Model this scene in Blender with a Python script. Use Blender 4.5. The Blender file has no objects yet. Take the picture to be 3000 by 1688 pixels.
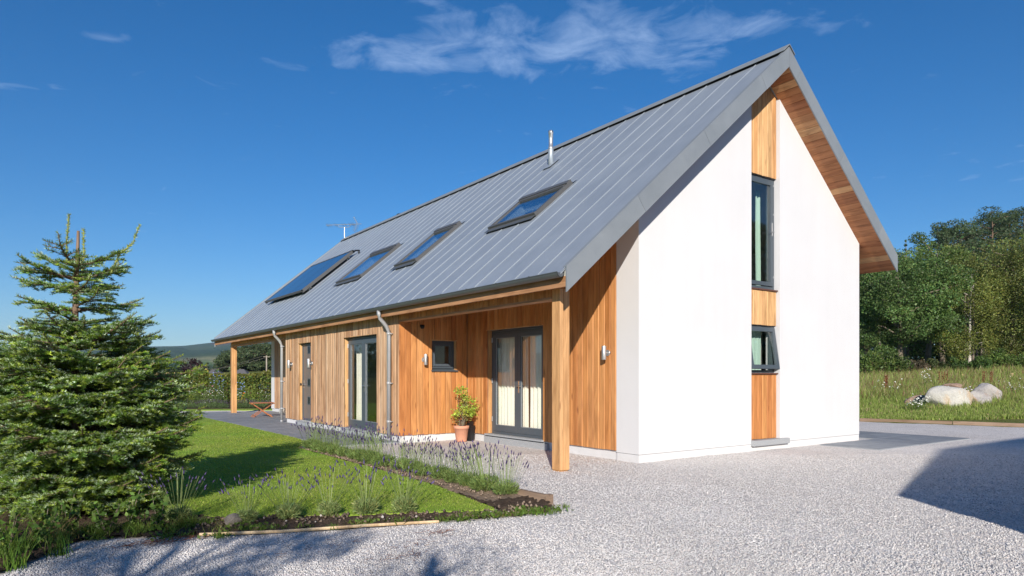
import bpy, math, random
import numpy as np
from mathutils import Vector, Matrix

R = math.radians
sc = bpy.context.scene
COL = sc.collection
rng = np.random.default_rng(7)
random.seed(7)

# ------------------------------------------------------------------ camera, sky, sun, exposure
TH = R(35.57)
CAMP = Vector((-7.8965, -7.5973, 1.36))
FW = np.array([math.sin(TH), math.cos(TH)])
RT = np.array([math.cos(TH), -math.sin(TH)])
cam = bpy.data.cameras.new('camera')
cam.sensor_width = 36.0
cam.lens = 23.965
cam.shift_y = 0.0869
cam.clip_start = 0.05
cam.clip_end = 12000
camo = bpy.data.objects.new('camera', cam)
camo.location = CAMP
camo.rotation_euler = (R(90), 0, -TH)
COL.objects.link(camo)
sc.camera = camo

SUN_EL, SUN_AZ = R(21.5), R(36.0)          # the light travels towards azimuth 36 deg (from +Y towards +X)
SL = 1 / math.tan(SUN_EL)
SDX, SDY = math.sin(SUN_AZ) * SL, math.cos(SUN_AZ) * SL
sun = bpy.data.lights.new('sun', 'SUN')
sun.energy = 4.6
sun.angle = R(0.53)
sun.color = (1.0, 0.925, 0.83)
suno = bpy.data.objects.new('sun', sun)
dv = Vector((math.sin(SUN_AZ) * math.cos(SUN_EL), math.cos(SUN_AZ) * math.cos(SUN_EL), -math.sin(SUN_EL)))
suno.rotation_euler = dv.to_track_quat('-Z', 'Y').to_euler()
COL.objects.link(suno)

sc.view_settings.view_transform = 'Standard'
sc.view_settings.look = 'None'
sc.view_settings.gamma = 1
sc.view_settings.use_curve_mapping = False
sc.view_settings.exposure = 0.52
sc.render.engine = 'CYCLES'
sc.cycles.max_bounces = 8
sc.cycles.transparent_max_bounces = 12
sc.cycles.use_denoising = True

W = bpy.data.worlds.new('World')
sc.world = W
W.use_nodes = True
nt = W.node_tree
nt.nodes.clear()


def nd(tree, typ, **kw):
    n = tree.nodes.new(typ)
    for k, v in kw.items():
        if k.startswith('i_'):
            n.inputs[int(k[2:]) if k[2:].isdigit() else k[2:].replace('_', ' ')].default_value = v
        else:
            setattr(n, k, v)
    return n


def math_n(tree, op, a, b=None, c=None, clamp=False):
    n = tree.nodes.new('ShaderNodeMath')
    n.operation = op
    n.use_clamp = clamp
    for i, v in enumerate((a, b, c)):
        if v is None:
            continue
        if isinstance(v, (int, float)):
            n.inputs[i].default_value = v
        else:
            tree.links.new(v, n.inputs[i])
    return n.outputs[0]


def build_world():
    L = nt.links.new
    sky = nd(nt, 'ShaderNodeTexSky', sky_type='NISHITA', sun_disc=False)
    sky.sun_elevation = SUN_EL
    sky.sun_rotation = math.atan2(-math.sin(SUN_AZ), -math.cos(SUN_AZ)) % (2 * math.pi)
    sky.altitude = 150
    sky.air_density = 1.0
    sky.dust_density = 0.25
    sky.ozone_density = 3.0
    hs = nd(nt, 'ShaderNodeHueSaturation')
    hs.inputs['Saturation'].default_value = 1.22
    hs.inputs['Value'].default_value = 1.0
    tn = nd(nt, 'ShaderNodeMix', data_type='RGBA', blend_type='MULTIPLY')
    tn.inputs[0].default_value = 1.0
    tn.inputs[7].default_value = (0.83, 1.0, 1.22, 1)
    L(sky.outputs[0], tn.inputs[6])
    L(tn.outputs[2], hs.inputs['Color'])
    tc = nd(nt, 'ShaderNodeTexCoord')
    sep = nd(nt, 'ShaderNodeSeparateXYZ')
    L(tc.outputs['Generated'], sep.inputs[0])
    x, y, z = sep.outputs
    zc = math_n(nt, 'MAXIMUM', z, 0.03)
    # cloud sheet: directions met with a flat layer one unit up, axes along / across the view azimuth
    a = math_n(nt, 'DIVIDE', math_n(nt, 'ADD', math_n(nt, 'MULTIPLY', x, float(RT[0])), math_n(nt, 'MULTIPLY', y, float(RT[1]))), zc)
    b = math_n(nt, 'DIVIDE', math_n(nt, 'ADD', math_n(nt, 'MULTIPLY', x, float(FW[0])), math_n(nt, 'MULTIPLY', y, float(FW[1]))), zc)
    cmb = nd(nt, 'ShaderNodeCombineXYZ')
    L(a, cmb.inputs[0])
    L(b, cmb.inputs[1])
    n1 = nd(nt, 'ShaderNodeTexNoise', noise_dimensions='3D')
    n1.inputs['Scale'].default_value = 5.6
    n1.inputs['Detail'].default_value = 9
    n1.inputs['Roughness'].default_value = 0.60
    n1.inputs['Distortion'].default_value = 0.5
    L(cmb.outputs[0], n1.inputs['Vector'])
    n2 = nd(nt, 'ShaderNodeTexNoise', noise_dimensions='3D')
    n2.inputs['Scale'].default_value = 0.55
    n2.inputs['Detail'].default_value = 2
    L(cmb.outputs[0], n2.inputs['Vector'])
    m = math_n(nt, 'MULTIPLY', math_n(nt, 'SUBTRACT', n2.outputs[0], 0.60), 0.55)
    m = math_n(nt, 'MINIMUM', math_n(nt, 'MAXIMUM', m, -0.02), 0.08)
    for (ca, cb, ra, rb, amp) in ((-0.41, 2.147, 0.17, 0.12, 0.27), (-0.13, 1.99, 0.22, 0.22, 0.26), (0.17, 2.15, 0.34, 0.17, 0.25),
                                  (0.23, 1.90, 0.13, 0.12, 0.23), (0.48, 1.95, 0.25, 0.20, 0.24), (0.62, 2.12, 0.10, 0.06, 0.16), (-0.70, 2.20, 0.24, 0.05, 0.13),
                                  (-1.67, 2.34, 0.30, 0.07, 0.16), (-1.20, 2.00, 0.10, 0.05, 0.14), (-0.75, 1.72, 0.3, 0.10, 0.10), (2.4, 3.2, 0.5, 0.25, 0.14), (0.85, 1.95, 0.25, 0.12, 0.12)):
        da = math_n(nt, 'DIVIDE', math_n(nt, 'SUBTRACT', a, ca), ra)
        db = math_n(nt, 'DIVIDE', math_n(nt, 'SUBTRACT', b, cb), rb)
        d2 = math_n(nt, 'ADD', math_n(nt, 'MULTIPLY', da, da), math_n(nt, 'MULTIPLY', db, db))
        g = math_n(nt, 'MULTIPLY', math_n(nt, 'POWER', 2.718, math_n(nt, 'MULTIPLY', d2, -1.0)), amp)
        m = math_n(nt, 'ADD', m, g)
    dens = math_n(nt, 'ADD', math_n(nt, 'SUBTRACT', n1.outputs[0], 0.635), m)
    dens = math_n(nt, 'MULTIPLY', dens, 1.35, clamp=True)
    dens = math_n(nt, 'MINIMUM', dens, 0.46)
    dens = math_n(nt, 'MULTIPLY', dens, math_n(nt, 'MULTIPLY', math_n(nt, 'SUBTRACT', z, 0.10), 9.0, clamp=True))
    mix = nd(nt, 'ShaderNodeMix', data_type='RGBA')
    L(dens, mix.inputs[0])
    L(hs.outputs[0], mix.inputs[6])
    mix.inputs[7].default_value = (6.0, 8.0, 11.5, 1)
    bg = nd(nt, 'ShaderNodeBackground')
    bg.inputs['Strength'].default_value = 0.064
    L(mix.outputs[2], bg.inputs['Color'])
    out = nd(nt, 'ShaderNodeOutputWorld')
    L(bg.outputs[0], out.inputs[0])


build_world()

# ------------------------------------------------------------------ helpers


def at(u, D, z=0.0):
    """world point at distance D in front of the viewpoint, on the bearing of photo column u (of 3000)"""
    p = np.array([CAMP.x, CAMP.y]) + FW * D + RT * ((u - 1500) / 1997.055 * D)
    return (float(p[0]), float(p[1]), z)


def zat(v, D):
    return 1.36 + (1104.8 - v) / 1997.055 * D


def link(name, data, parent=None, loc=(0, 0, 0), rot=(0, 0, 0), scale=(1, 1, 1)):
    o = bpy.data.objects.new(name, data)
    COL.objects.link(o)
    o.location = loc
    o.rotation_euler = rot
    o.scale = scale
    if parent is not None:
        o.parent = parent
    return o


def tag(o, label=None, cat=None, group=None, kind=None):
    if label:
        o['label'] = label
    if cat:
        o['category'] = cat
    if group:
        o['group'] = group
    if kind:
        o['kind'] = kind
    return o


def thing(name, label, cat, loc=(0, 0, 0), rz=0, group=None):
    return tag(link(name, None, None, loc, (0, 0, rz)), label, cat, group)


def copy_tree(o, parent=None):
    c = o.copy()
    COL.objects.link(c)
    if parent is not None:
        c.parent = parent
    for ch in list(o.children):
        copy_tree(ch, c)
    return c


def mk(name, V, F, mat, C=None, smooth=False):
    V = np.asarray(V, np.float32)
    F = np.asarray(F, np.int32)
    me = bpy.data.meshes.new(name)
    me.vertices.add(len(V))
    me.vertices.foreach_set('co', V.ravel())
    me.loops.add(F.size)
    me.loops.foreach_set('vertex_index', F.ravel())
    me.polygons.add(len(F))
    me.polygons.foreach_set('loop_start', np.arange(0, F.size, F.shape[1], dtype=np.int32))
    me.update(calc_edges=True)
    if smooth:
        me.polygons.foreach_set('use_smooth', np.ones(len(F), bool))
    if C is not None:
        C = np.asarray(C, np.float32)
        ca = me.color_attributes.new('Col', 'FLOAT_COLOR', 'POINT')
        rgba = np.ones((len(V), 4), np.float32)
        rgba[:, :3] = C
        ca.data.foreach_set('color', rgba.ravel())
    me.materials.append(mat)
    return me


class MB:
    """collects simple solids into one mesh"""

    def __init__(s):
        s.v, s.f = [], []

    def add(s, vs, fs):
        o = len(s.v)
        s.v += [tuple(map(float, p)) for p in vs]
        s.f += [tuple(i + o for i in f) for f in fs]
        return s

    def box(s, x0, x1, y0, y1, z0, z1):
        return s.add([(x0, y0, z0), (x1, y0, z0), (x1, y1, z0), (x0, y1, z0), (x0, y0, z1), (x1, y0, z1), (x1, y1, z1), (x0, y1, z1)],
                     [(3, 2, 1, 0), (4, 5, 6, 7), (0, 1, 5, 4), (1, 2, 6, 5), (2, 3, 7, 6), (3, 0, 4, 7)])

    def extrude(s, poly, vec):
        n = len(poly)
        q = [(p[0] + vec[0], p[1] + vec[1], p[2] + vec[2]) for p in poly]
        return s.add(list(poly) + q, [tuple(range(n - 1, -1, -1)), tuple(range(n, 2 * n))] + [(i, (i + 1) % n, n + (i + 1) % n, n + i) for i in range(n)])

    def tube(s, pts, rad, n=8, cap=True):
        pts = [Vector(p) for p in pts]
        if not hasattr(rad, '__len__'):
            rad = [rad] * len(pts)
        rings = []
        o = len(s.v)
        for i, p in enumerate(pts):
            t = (pts[min(i + 1, len(pts) - 1)] - pts[max(i - 1, 0)]).normalized()
            up = Vector((0, 0, 1)) if abs(t.z) < 0.95 else Vector((0, 1, 0))
            a = t.cross(up).normalized()
            b = a.cross(t)
            for k in range(n):
                w = 2 * math.pi * k / n
                s.v.append(tuple(p + (a * math.cos(w) + b * math.sin(w)) * rad[i]))
        for i in range(len(pts) - 1):
            for k in range(n):
                s.f.append((o + i * n + k, o + i * n + (k + 1) % n, o + (i + 1) * n + (k + 1) % n, o + (i + 1) * n + k))
        if cap:
            s.f.append(tuple(o + k for k in range(n))[::-1])
            s.f.append(tuple(o + (len(pts) - 1) * n + k for k in range(n)))
        return s

    def lathe(s, prof, n=20, c=(0, 0)):
        o = len(s.v)
        for r, z in prof:
            for k in range(n):
                w = 2 * math.pi * k / n
                s.v.append((c[0] + r * math.cos(w), c[1] + r * math.sin(w), z))
        for i in range(len(prof) - 1):
            for k in range(n):
                s.f.append((o + i * n + k, o + i * n + (k + 1) % n, o + (i + 1) * n + (k + 1) % n, o + (i + 1) * n + k))
        s.f.append(tuple(o + k for k in range(n))[::-1])
        s.f.append(tuple(o + (len(prof) - 1) * n + k for k in range(n)))
        return s

    def mesh(s, name, mat, smooth=False, bevel=0):
        me = bpy.data.meshes.new(name)
        me.from_pydata(s.v, [], s.f)
        me.update()
        if smooth:
            for p in me.polygons:
                p.use_smooth = len(p.vertices) == 4
        me.materials.append(mat)
        return me

    def build(s, name, mat, parent=None, smooth=False, loc=(0, 0, 0), rot=(0, 0, 0)):
        return link(name, s.mesh(name, mat, smooth), parent, loc, rot)


# ------------------------------------------------------------------ materials


def new_mat(name):
    m = bpy.data.materials.new(name)
    m.use_nodes = True
    t = m.node_tree
    b = t.nodes['Principled BSDF']
    return m, t, b


def ramp(t, fac, stops):
    r = t.nodes.new('ShaderNodeValToRGB')
    e = r.color_ramp.elements
    while len(e) < len(stops):
        e.new(0.5)
    for i, (p, c) in enumerate(stops):
        e[i].position = p
        e[i].color = (*c, 1)
    t.links.new(fac, r.inputs[0])
    return r.outputs[0]


def noise(t, vec, scale, detail=4, rough=0.55, dist=0.0):
    n = t.nodes.new('ShaderNodeTexNoise')
    n.inputs['Scale'].default_value = scale
    n.inputs['Detail'].default_value = detail
    n.inputs['Roughness'].default_value = rough
    n.inputs['Distortion'].default_value = dist
    if vec is not None:
        t.links.new(vec, n.inputs['Vector'])
    return n.outputs[0]


def mixc(t, fac, a, b, mode='MIX'):
    n = t.nodes.new('ShaderNodeMix')
    n.data_type = 'RGBA'
    n.blend_type = mode
    for sock, v in ((0, fac), (6, a), (7, b)):
        if isinstance(v, (int, float)):
            n.inputs[sock].default_value = v
        elif isinstance(v, tuple):
            n.inputs[sock].default_value = (*v, 1)
        else:
            t.links.new(v, n.inputs[sock])
    return n.outputs[2]


def bump(t, b, h, strength, dist):
    n = t.nodes.new('ShaderNodeBump')
    n.inputs['Strength'].default_value = strength
    n.inputs['Distance'].default_value = dist
    t.links.new(h, n.inputs['Height'])
    t.links.new(n.outputs[0], b.inputs['Normal'])


def coords(t, kind='Object', scale=None, rnd=False):
    tc = t.nodes.new('ShaderNodeTexCoord')
    out = tc.outputs[kind]
    if rnd:
        oi = t.nodes.new('ShaderNodeObjectInfo')
        cb = t.nodes.new('ShaderNodeCombineXYZ')
        t.links.new(math_n(t, 'MULTIPLY', oi.outputs['Random'], 71.3), cb.inputs[0])
        t.links.new(math_n(t, 'MULTIPLY', oi.outputs['Random'], 37.7), cb.inputs[1])
        t.links.new(math_n(t, 'MULTIPLY', oi.outputs['Random'], 53.1), cb.inputs[2])
        ad = t.nodes.new('ShaderNodeVectorMath')
        ad.operation = 'ADD'
        t.links.new(out, ad.inputs[0])
        t.links.new(cb.outputs[0], ad.inputs[1])
        out = ad.outputs[0]
    if scale:
        mp = t.nodes.new('ShaderNodeMapping')
        mp.inputs['Scale'].default_value = scale
        t.links.new(out, mp.inputs[0])
        out = mp.outputs[0]
    return out


def simple(name, col, rough=0.5, metal=0.0, var=0.08, nscale=6.0, bmp=0.0, bscale=60, spec=None):
    m, t, b = new_mat(name)
    v = coords(t)
    n = noise(t, v, nscale, 5)
    c = mixc(t, n, tuple(x * (1 - var) for x in col), tuple(min(1, x * (1 + var)) for x in col))
    t.links.new(c, b.inputs['Base Color'])
    b.inputs['Roughness'].default_value = rough
    b.inputs['Metallic'].default_value = metal
    if spec is not None:
        b.inputs['Specular IOR Level'].default_value = spec
    if bmp:
        bump(t, b, noise(t, v, bscale, 3), bmp, 0.01)
    return m


def wood(name, stops, axis='Z', rough=0.6, grain=(0.70, 1.12), blot=0.26, sat=1.0):
    """cedar boards: per-board tint, stretched grain, darker growth lines, blotches and a few knots"""
    m, t, b = new_mat(name)
    oi = t.nodes.new('ShaderNodeObjectInfo')
    tint = ramp(t, oi.outputs['Random'], stops)
    s = {'Z': (42, 42, 1.3), 'Y': (42, 1.3, 42), 'X': (1.3, 42, 42)}[axis]
    v = coords(t, 'Object', s, rnd=True)
    g = noise(t, v, 1.0, 6, 0.6, 1.2)
    gc = ramp(t, g, [(0.30, (grain[0],) * 3), (0.50, (1, 1, 1)), (0.72, (grain[1],) * 3)])
    col = mixc(t, 1.0, tint, gc, 'MULTIPLY')
    s2 = {'Z': (9, 9, 1.3), 'Y': (9, 1.3, 9), 'X': (1.3, 9, 9)}[axis]
    v2 = coords(t, 'Object', s2, rnd=True)
    bl = ramp(t, noise(t, v2, 0.8, 3, 0.6, 0.6), [(0.36, (1 - blot, 1 - blot * 1.2, 1 - blot * 1.35)), (0.58, (1.03, 1.03, 1.03))])
    col = mixc(t, 1.0, col, bl, 'MULTIPLY')
    vo = t.nodes.new('ShaderNodeTexVoronoi')
    s3 = {'Z': (9, 9, 1.6), 'Y': (9, 1.6, 9), 'X': (1.6, 9, 9)}[axis]
    t.links.new(coords(t, 'Object', s3, rnd=True), vo.inputs['Vector'])
    vo.inputs['Scale'].default_value = 0.9
    kn = ramp(t, vo.outputs['Distance'], [(0.05, (0.42, 0.32, 0.26)), (0.12, (1, 1, 1))])
    col = mixc(t, 0.75, col, kn, 'MULTIPLY')
    t.links.new(col, b.inputs['Base Color'])
    b.inputs['Roughness'].default_value = rough
    b.inputs['Specular IOR Level'].default_value = 0.3
    bump(t, b, g, 0.25, 0.004)
    return m


CEDAR = [(0.0, (0.47, 0.185, 0.058)), (0.25, (0.58, 0.27, 0.092)), (0.5, (0.52, 0.222, 0.070)), (0.75, (0.61, 0.305, 0.118)), (1.0, (0.45, 0.17, 0.052))]
WEATH = [(0.0, (0.42, 0.235, 0.125)), (0.25, (0.58, 0.37, 0.22)), (0.5, (0.50, 0.29, 0.155)), (0.75, (0.63, 0.44, 0.285)), (1.0, (0.36, 0.19, 0.10))]
PALE = [(0.0, (0.60, 0.345, 0.145)), (0.4, (0.68, 0.42, 0.20)), (0.7, (0.60, 0.32, 0.13)), (1.0, (0.66, 0.42, 0.20))]
SOFF = [(0.0, (0.40, 0.16, 0.07)), (0.35, (0.50, 0.22, 0.095)), (0.7, (0.44, 0.18, 0.075)), (0.9, (0.64, 0.36, 0.17)), (1.0, (0.70, 0.43, 0.22))]
M_CEDAR = wood('cedar', CEDAR, 'Z')
M_WEATH = wood('weathered_cedar', WEATH, 'Z', grain=(0.7, 1.15), blot=0.32)
M_PALE = wood('pale_cedar', PALE, 'Z')
M_SOFFY = wood('soffit_cedar', SOFF, 'Y', blot=0.28)
M_TRIM = wood('cedar_trim', [(0.0, (0.46, 0.245, 0.125)), (1.0, (0.43, 0.22, 0.105))], 'Y')
M_POST = wood('post_cedar', [(0.0, (0.50, 0.25, 0.095)), (0.5, (0.62, 0.36, 0.17)), (1.0, (0.60, 0.33, 0.14))], 'Z')
M_TEAK = wood('teak', [(0.0, (0.34, 0.115, 0.05)), (1.0, (0.42, 0.16, 0.065))], 'X', rough=0.45)
M_SLEEPNEW = wood('new_timber', [(0.0, (0.46, 0.22, 0.09)), (1.0, (0.50, 0.26, 0.12))], 'X', rough=0.8)
M_SLEEPOLD = wood('old_timber', [(0.0, (0.26, 0.185, 0.13)), (1.0, (0.32, 0.23, 0.17))], 'X', rough=0.85)
M_CANE = wood('cane', [(0.0, (0.60, 0.44, 0.25)), (1.0, (0.70, 0.53, 0.33))], 'Z')
M_POLEW = wood('grey_pole', [(0.0, (0.34, 0.30, 0.25)), (1.0, (0.34, 0.30, 0.25))], 'Z')
M_BARK = wood('bark', [(0.0, (0.17, 0.115, 0.08)), (1.0, (0.22, 0.155, 0.11))], 'Z', rough=0.9, grain=(0.45, 1.3))
M_SHOOT = wood('green_shoot', [(0.0, (0.30, 0.34, 0.09)), (1.0, (0.30, 0.34, 0.09))], 'Z')
M_GREYBARK = wood('grey_bark', [(0.0, (0.19, 0.16, 0.12)), (1.0, (0.25, 0.21, 0.17))], 'Z', rough=0.9, grain=(0.45, 1.3))
M_BIRCHBARK = wood('birch_bark', [(0.0, (0.62, 0.58, 0.52)), (1.0, (0.66, 0.62, 0.56))], 'X', rough=0.8, grain=(0.35, 1.05))


def render_mat():
    m, t, b = new_mat('white_render')
    v = coords(t)
    big = noise(t, v, 0.7, 4, 0.6)
    c = ramp(t, big, [(0.3, (0.615, 0.615, 0.622)), (0.7, (0.650, 0.650, 0.656))])
    streak = noise(t, coords(t, 'Object', (5, 5, 0.35)), 1.0, 4)
    c = mixc(t, 1.0, c, ramp(t, streak, [(0.3, (0.985, 0.983, 0.98)), (0.55, (1, 1, 1))]), 'MULTIPLY')
    sp = t.nodes.new('ShaderNodeSeparateXYZ')
    t.links.new(v, sp.inputs[0])
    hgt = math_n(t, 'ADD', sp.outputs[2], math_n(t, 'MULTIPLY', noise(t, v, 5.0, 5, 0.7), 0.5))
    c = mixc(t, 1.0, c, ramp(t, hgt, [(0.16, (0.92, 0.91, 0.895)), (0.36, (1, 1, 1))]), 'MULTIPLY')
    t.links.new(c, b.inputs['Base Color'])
    b.inputs['Roughness'].default_value = 0.95
    b.inputs['Specular IOR Level'].default_value = 0.1
    bump(t, b, math_n(t, 'ADD', noise(t, v, 110, 3, 0.7), math_n(t, 'MULTIPLY', noise(t, v, 3.0, 3), 3.0)), 0.16, 0.006)
    return m


M_WHITE = render_mat()


def zinc_mat(name, c0, c1, rough=0.5, metal=0.55):
    m, t, b = new_mat(name)
    oi = t.nodes.new('ShaderNodeObjectInfo')
    v = coords(t, 'Object', None, True)
    n = noise(t, v, 1.6, 6, 0.62, 0.4)
    c = ramp(t, n, [(0.3, c0), (0.7, c1)])
    tint = ramp(t, oi.outputs['Random'], [(0, (0.95, 0.95, 0.955)), (1, (1.04, 1.04, 1.03))])
    c = mixc(t, 1.0, c, tint, 'MULTIPLY')
    fine = ramp(t, noise(t, coords(t, 'Object', (1.5, 18, 1.5), True), 1.0, 5, 0.6), [(0.3, (0.94, 0.95, 0.95)), (0.7, (1.04, 1.04, 1.04))])
    c = mixc(t, 1.0, c, fine, 'MULTIPLY')
    t.links.new(c, b.inputs['Base Color'])
    b.inputs['Roughness'].default_value = rough
    b.inputs['Metallic'].default_value = metal
    bump(t, b, noise(t, v, 1.1, 2), 0.12, 0.03)
    return m


M_ZINC = zinc_mat('roof_zinc', (0.310, 0.350, 0.400), (0.370, 0.410, 0.455), 0.46, 0.35)
M_ZINCB = zinc_mat('verge_zinc', (0.26, 0.285, 0.305), (0.31, 0.335, 0.355), 0.55, 0.35)
M_GUTTER = zinc_mat('gutter_zinc', (0.135, 0.145, 0.155), (0.165, 0.175, 0.185), 0.45, 0.5)
M_PIPE = zinc_mat('pipe_zinc', (0.33, 0.335, 0.345), (0.40, 0.405, 0.415), 0.5, 0.25)
M_STEEL = simple('bright_steel', (0.62, 0.62, 0.62), 0.25, 0.95)
M_GALV = simple('galvanised', (0.58, 0.585, 0.59), 0.38, 0.8, 0.2, 40)
M_FRAME = simple('window_grey', (0.070, 0.088, 0.105), 0.38, 0.0, 0.05)
M_DARKF = simple('rooflight_grey', (0.095, 0.095, 0.095), 0.45, 0.1, 0.08)
M_LIGHTF = simple('flashing_grey', (0.33, 0.345, 0.36), 0.5, 0.4, 0.08)
M_BLACK = simple('black_plastic', (0.012, 0.012, 0.013), 0.5, 0.0, 0.2)
M_DOOR = simple('door_taupe', (0.16, 0.135, 0.125), 0.45, 0.0, 0.05)
M_BROWNSILL = simple('brown_sill', (0.13, 0.06, 0.045), 0.5, 0.1, 0.1)
M_MEMB = simple('wall_core', (0.22, 0.20, 0.18), 0.9)
M_PLASTER = simple('plaster', (0.62, 0.63, 0.58), 0.9)
M_FLOORIN = simple('oak_floor', (0.30, 0.20, 0.12), 0.5)
M_CURTAIN = simple('curtain_cloth', (0.84, 0.80, 0.72), 0.95, 0, 0.06, 3)
M_BLIND = simple('green_curtain', (0.40, 0.55, 0.47), 0.95, 0, 0.06, 3)
M_TERRA = simple('terracotta', (0.62, 0.30, 0.19), 0.85, 0, 0.16, 9, 0.2, 50)
M_CHAIR = simple('chair_wood', (0.40, 0.22, 0.09), 0.5)
M_ROOFT = simple('slate', (0.10, 0.095, 0.10), 0.8, 0, 0.2)
M_FARW = simple('far_white', (0.78, 0.78, 0.75), 0.9)
M_RUST = simple('dry_needles', (0.24, 0.085, 0.035), 0.9, 0, 0.4, 30)
M_GRANITE, _t, _b = new_mat('granite')
_v = coords(_t)
_c = ramp(_t, noise(_t, _v, 160, 3, 0.8), [(0.3, (0.17, 0.185, 0.20)), (0.5, (0.33, 0.345, 0.36)), (0.7, (0.47, 0.48, 0.49))])
_t.links.new(_c, _b.inputs['Base Color'])
_b.inputs['Roughness'].default_value = 0.8
bump(_t, _b, noise(_t, _v, 160, 3), 0.2, 0.004)


def slab_mat():
    m, t, b = new_mat('paving')
    oi = t.nodes.new('ShaderNodeObjectInfo')
    v = coords(t, 'Object', None, True)
    c = ramp(t, noise(t, v, 3.0, 6, 0.65), [(0.3, (0.20, 0.215, 0.235)), (0.7, (0.275, 0.29, 0.31))])
    c = mixc(t, 1.0, c, ramp(t, oi.outputs['Random'], [(0, (0.88, 0.88, 0.89)), (1, (1.08, 1.08, 1.08))]), 'MULTIPLY')
    c = mixc(t, 1.0, c, ramp(t, noise(t, v, 220, 2, 0.8), [(0.35, (0.85, 0.85, 0.86)), (0.65, (1.1, 1.1, 1.1))]), 'MULTIPLY')
    t.links.new(c, b.inputs['Base Color'])
    b.inputs['Roughness'].default_value = 0.75
    bump(t, b, noise(t, v, 90, 3), 0.15, 0.004)
    return m


M_SLAB = slab_mat()


def glass_mat(name, f0=0.08, tint=(0.97, 0.99, 0.98)):
    m, t, b = new_mat(name)
    t.nodes.remove(b)
    out = t.nodes['Material Output']
    lw = t.nodes.new('ShaderNodeLayerWeight')
    lw.inputs['Blend'].default_value = 0.5
    f5 = math_n(t, 'POWER', lw.outputs['Facing'], 5.0)
    frv = math_n(t, 'ADD', math_n(t, 'MULTIPLY', f5, 1 - f0), f0)
    n = noise(t, coords(t), 0.8, 1)
    bp = t.nodes.new('ShaderNodeBump')
    bp.inputs['Strength'].default_value = 0.05
    bp.inputs['Distance'].default_value = 0.02
    t.links.new(n, bp.inputs['Height'])
    tr = t.nodes.new('ShaderNodeBsdfTransparent')
    tr.inputs[0].default_value = (*tint, 1)
    gl = t.nodes.new('ShaderNodeBsdfGlossy')
    gl.inputs['Roughness'].default_value = 0.005
    gl.inputs['Color'].default_value = (0.97, 0.98, 1, 1)
    t.links.new(bp.outputs[0], gl.inputs['Normal'])
    mx = t.nodes.new('ShaderNodeMixShader')
    t.links.new(frv, mx.inputs[0])
    t.links.new(tr.outputs[0], mx.inputs[1])
    t.links.new(gl.outputs[0], mx.inputs[2])
    t.links.new(mx.outputs[0], out.inputs[0])
    return m


M_GLASS = glass_mat('glass')
M_ROOFGLASS = glass_mat('rooflight_glass', 0.30, (0.85, 0.92, 0.96))
M_SOLAR, _t, _b = new_mat('solar_glass')
_n = noise(_t, coords(_t, 'Object', (1, 60, 1)), 1.0, 2)
_t.links.new(ramp(_t, _n, [(0.4, (0.012, 0.018, 0.035)), (0.6, (0.02, 0.03, 0.055))]), _b.inputs['Base Color'])
_b.inputs['Roughness'].default_value = 0.06
_b.inputs['IOR'].default_value = 2.2


def leaf_mat(name, rough=0.5, transl=0.35, spec=0.35):
    m, t, b = new_mat(name)
    at_ = t.nodes.new('ShaderNodeAttribute')
    at_.attribute_name = 'Col'
    n = noise(t, coords(t), 25, 2)
    c = mixc(t, 1.0, at_.outputs['Color'], ramp(t, n, [(0.3, (0.8, 0.8, 0.8)), (0.7, (1.15, 1.15, 1.15))]), 'MULTIPLY')
    t.links.new(c, b.inputs['Base Color'])
    b.inputs['Roughness'].default_value = rough
    b.inputs['Specular IOR Level'].default_value = spec
    tl = t.nodes.new('ShaderNodeBsdfTranslucent')
    c2 = mixc(t, 1.0, c, (1.25, 1.35, 0.6), 'MULTIPLY')
    t.links.new(c2, tl.inputs[0])
    mx = t.nodes.new('ShaderNodeMixShader')
    mx.inputs[0].default_value = transl
    t.links.new(b.outputs[0], mx.inputs[1])
    t.links.new(tl.outputs[0], mx.inputs[2])
    t.links.new(mx.outputs[0], t.nodes['Material Output'].inputs[0])
    return m


M_LEAF = leaf_mat('leaves')
M_NEEDLE = leaf_mat('needles', 0.42, 0.22, 0.5)
M_PETAL = leaf_mat('petals', 0.7, 0.3, 0.2)
M_BLADE = leaf_mat('grass_blades', 0.5, 0.4, 0.25)


def gravel_mat():
    m, t, b = new_mat('gravel')
    v = coords(t)
    vo = t.nodes.new('ShaderNodeTexVoronoi')
    vo.inputs['Scale'].default_value = 54
    t.links.new(v, vo.inputs['Vector'])
    sep = t.nodes.new('ShaderNodeSeparateColor')
    t.links.new(vo.outputs['Color'], sep.inputs[0])
    c = ramp(t, sep.outputs[0], [(0.0, (0.32, 0.31, 0.31)), (0.15, (0.52, 0.50, 0.48)), (0.45, (0.665, 0.64, 0.62)), (0.75, (0.69, 0.63, 0.595)), (1.0, (0.77, 0.755, 0.745))])
    big = ramp(t, noise(t, v, 0.5, 5, 0.65), [(0.3, (0.88, 0.86, 0.84)), (0.7, (1.05, 1.05, 1.05))])
    c = mixc(t, 1.0, c, big, 'MULTIPLY')
    t.links.new(c, b.inputs['Base Color'])
    b.inputs['Roughness'].default_value = 0.9
    b.inputs['Specular IOR Level'].default_value = 0.2
    h = math_n(t, 'SUBTRACT', 1.0, vo.outputs['Distance'])
    h = math_n(t, 'ADD', h, math_n(t, 'MULTIPLY', sep.outputs[1], 0.6))
    bump(t, b, h, 0.42, 0.007)
    return m


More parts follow.
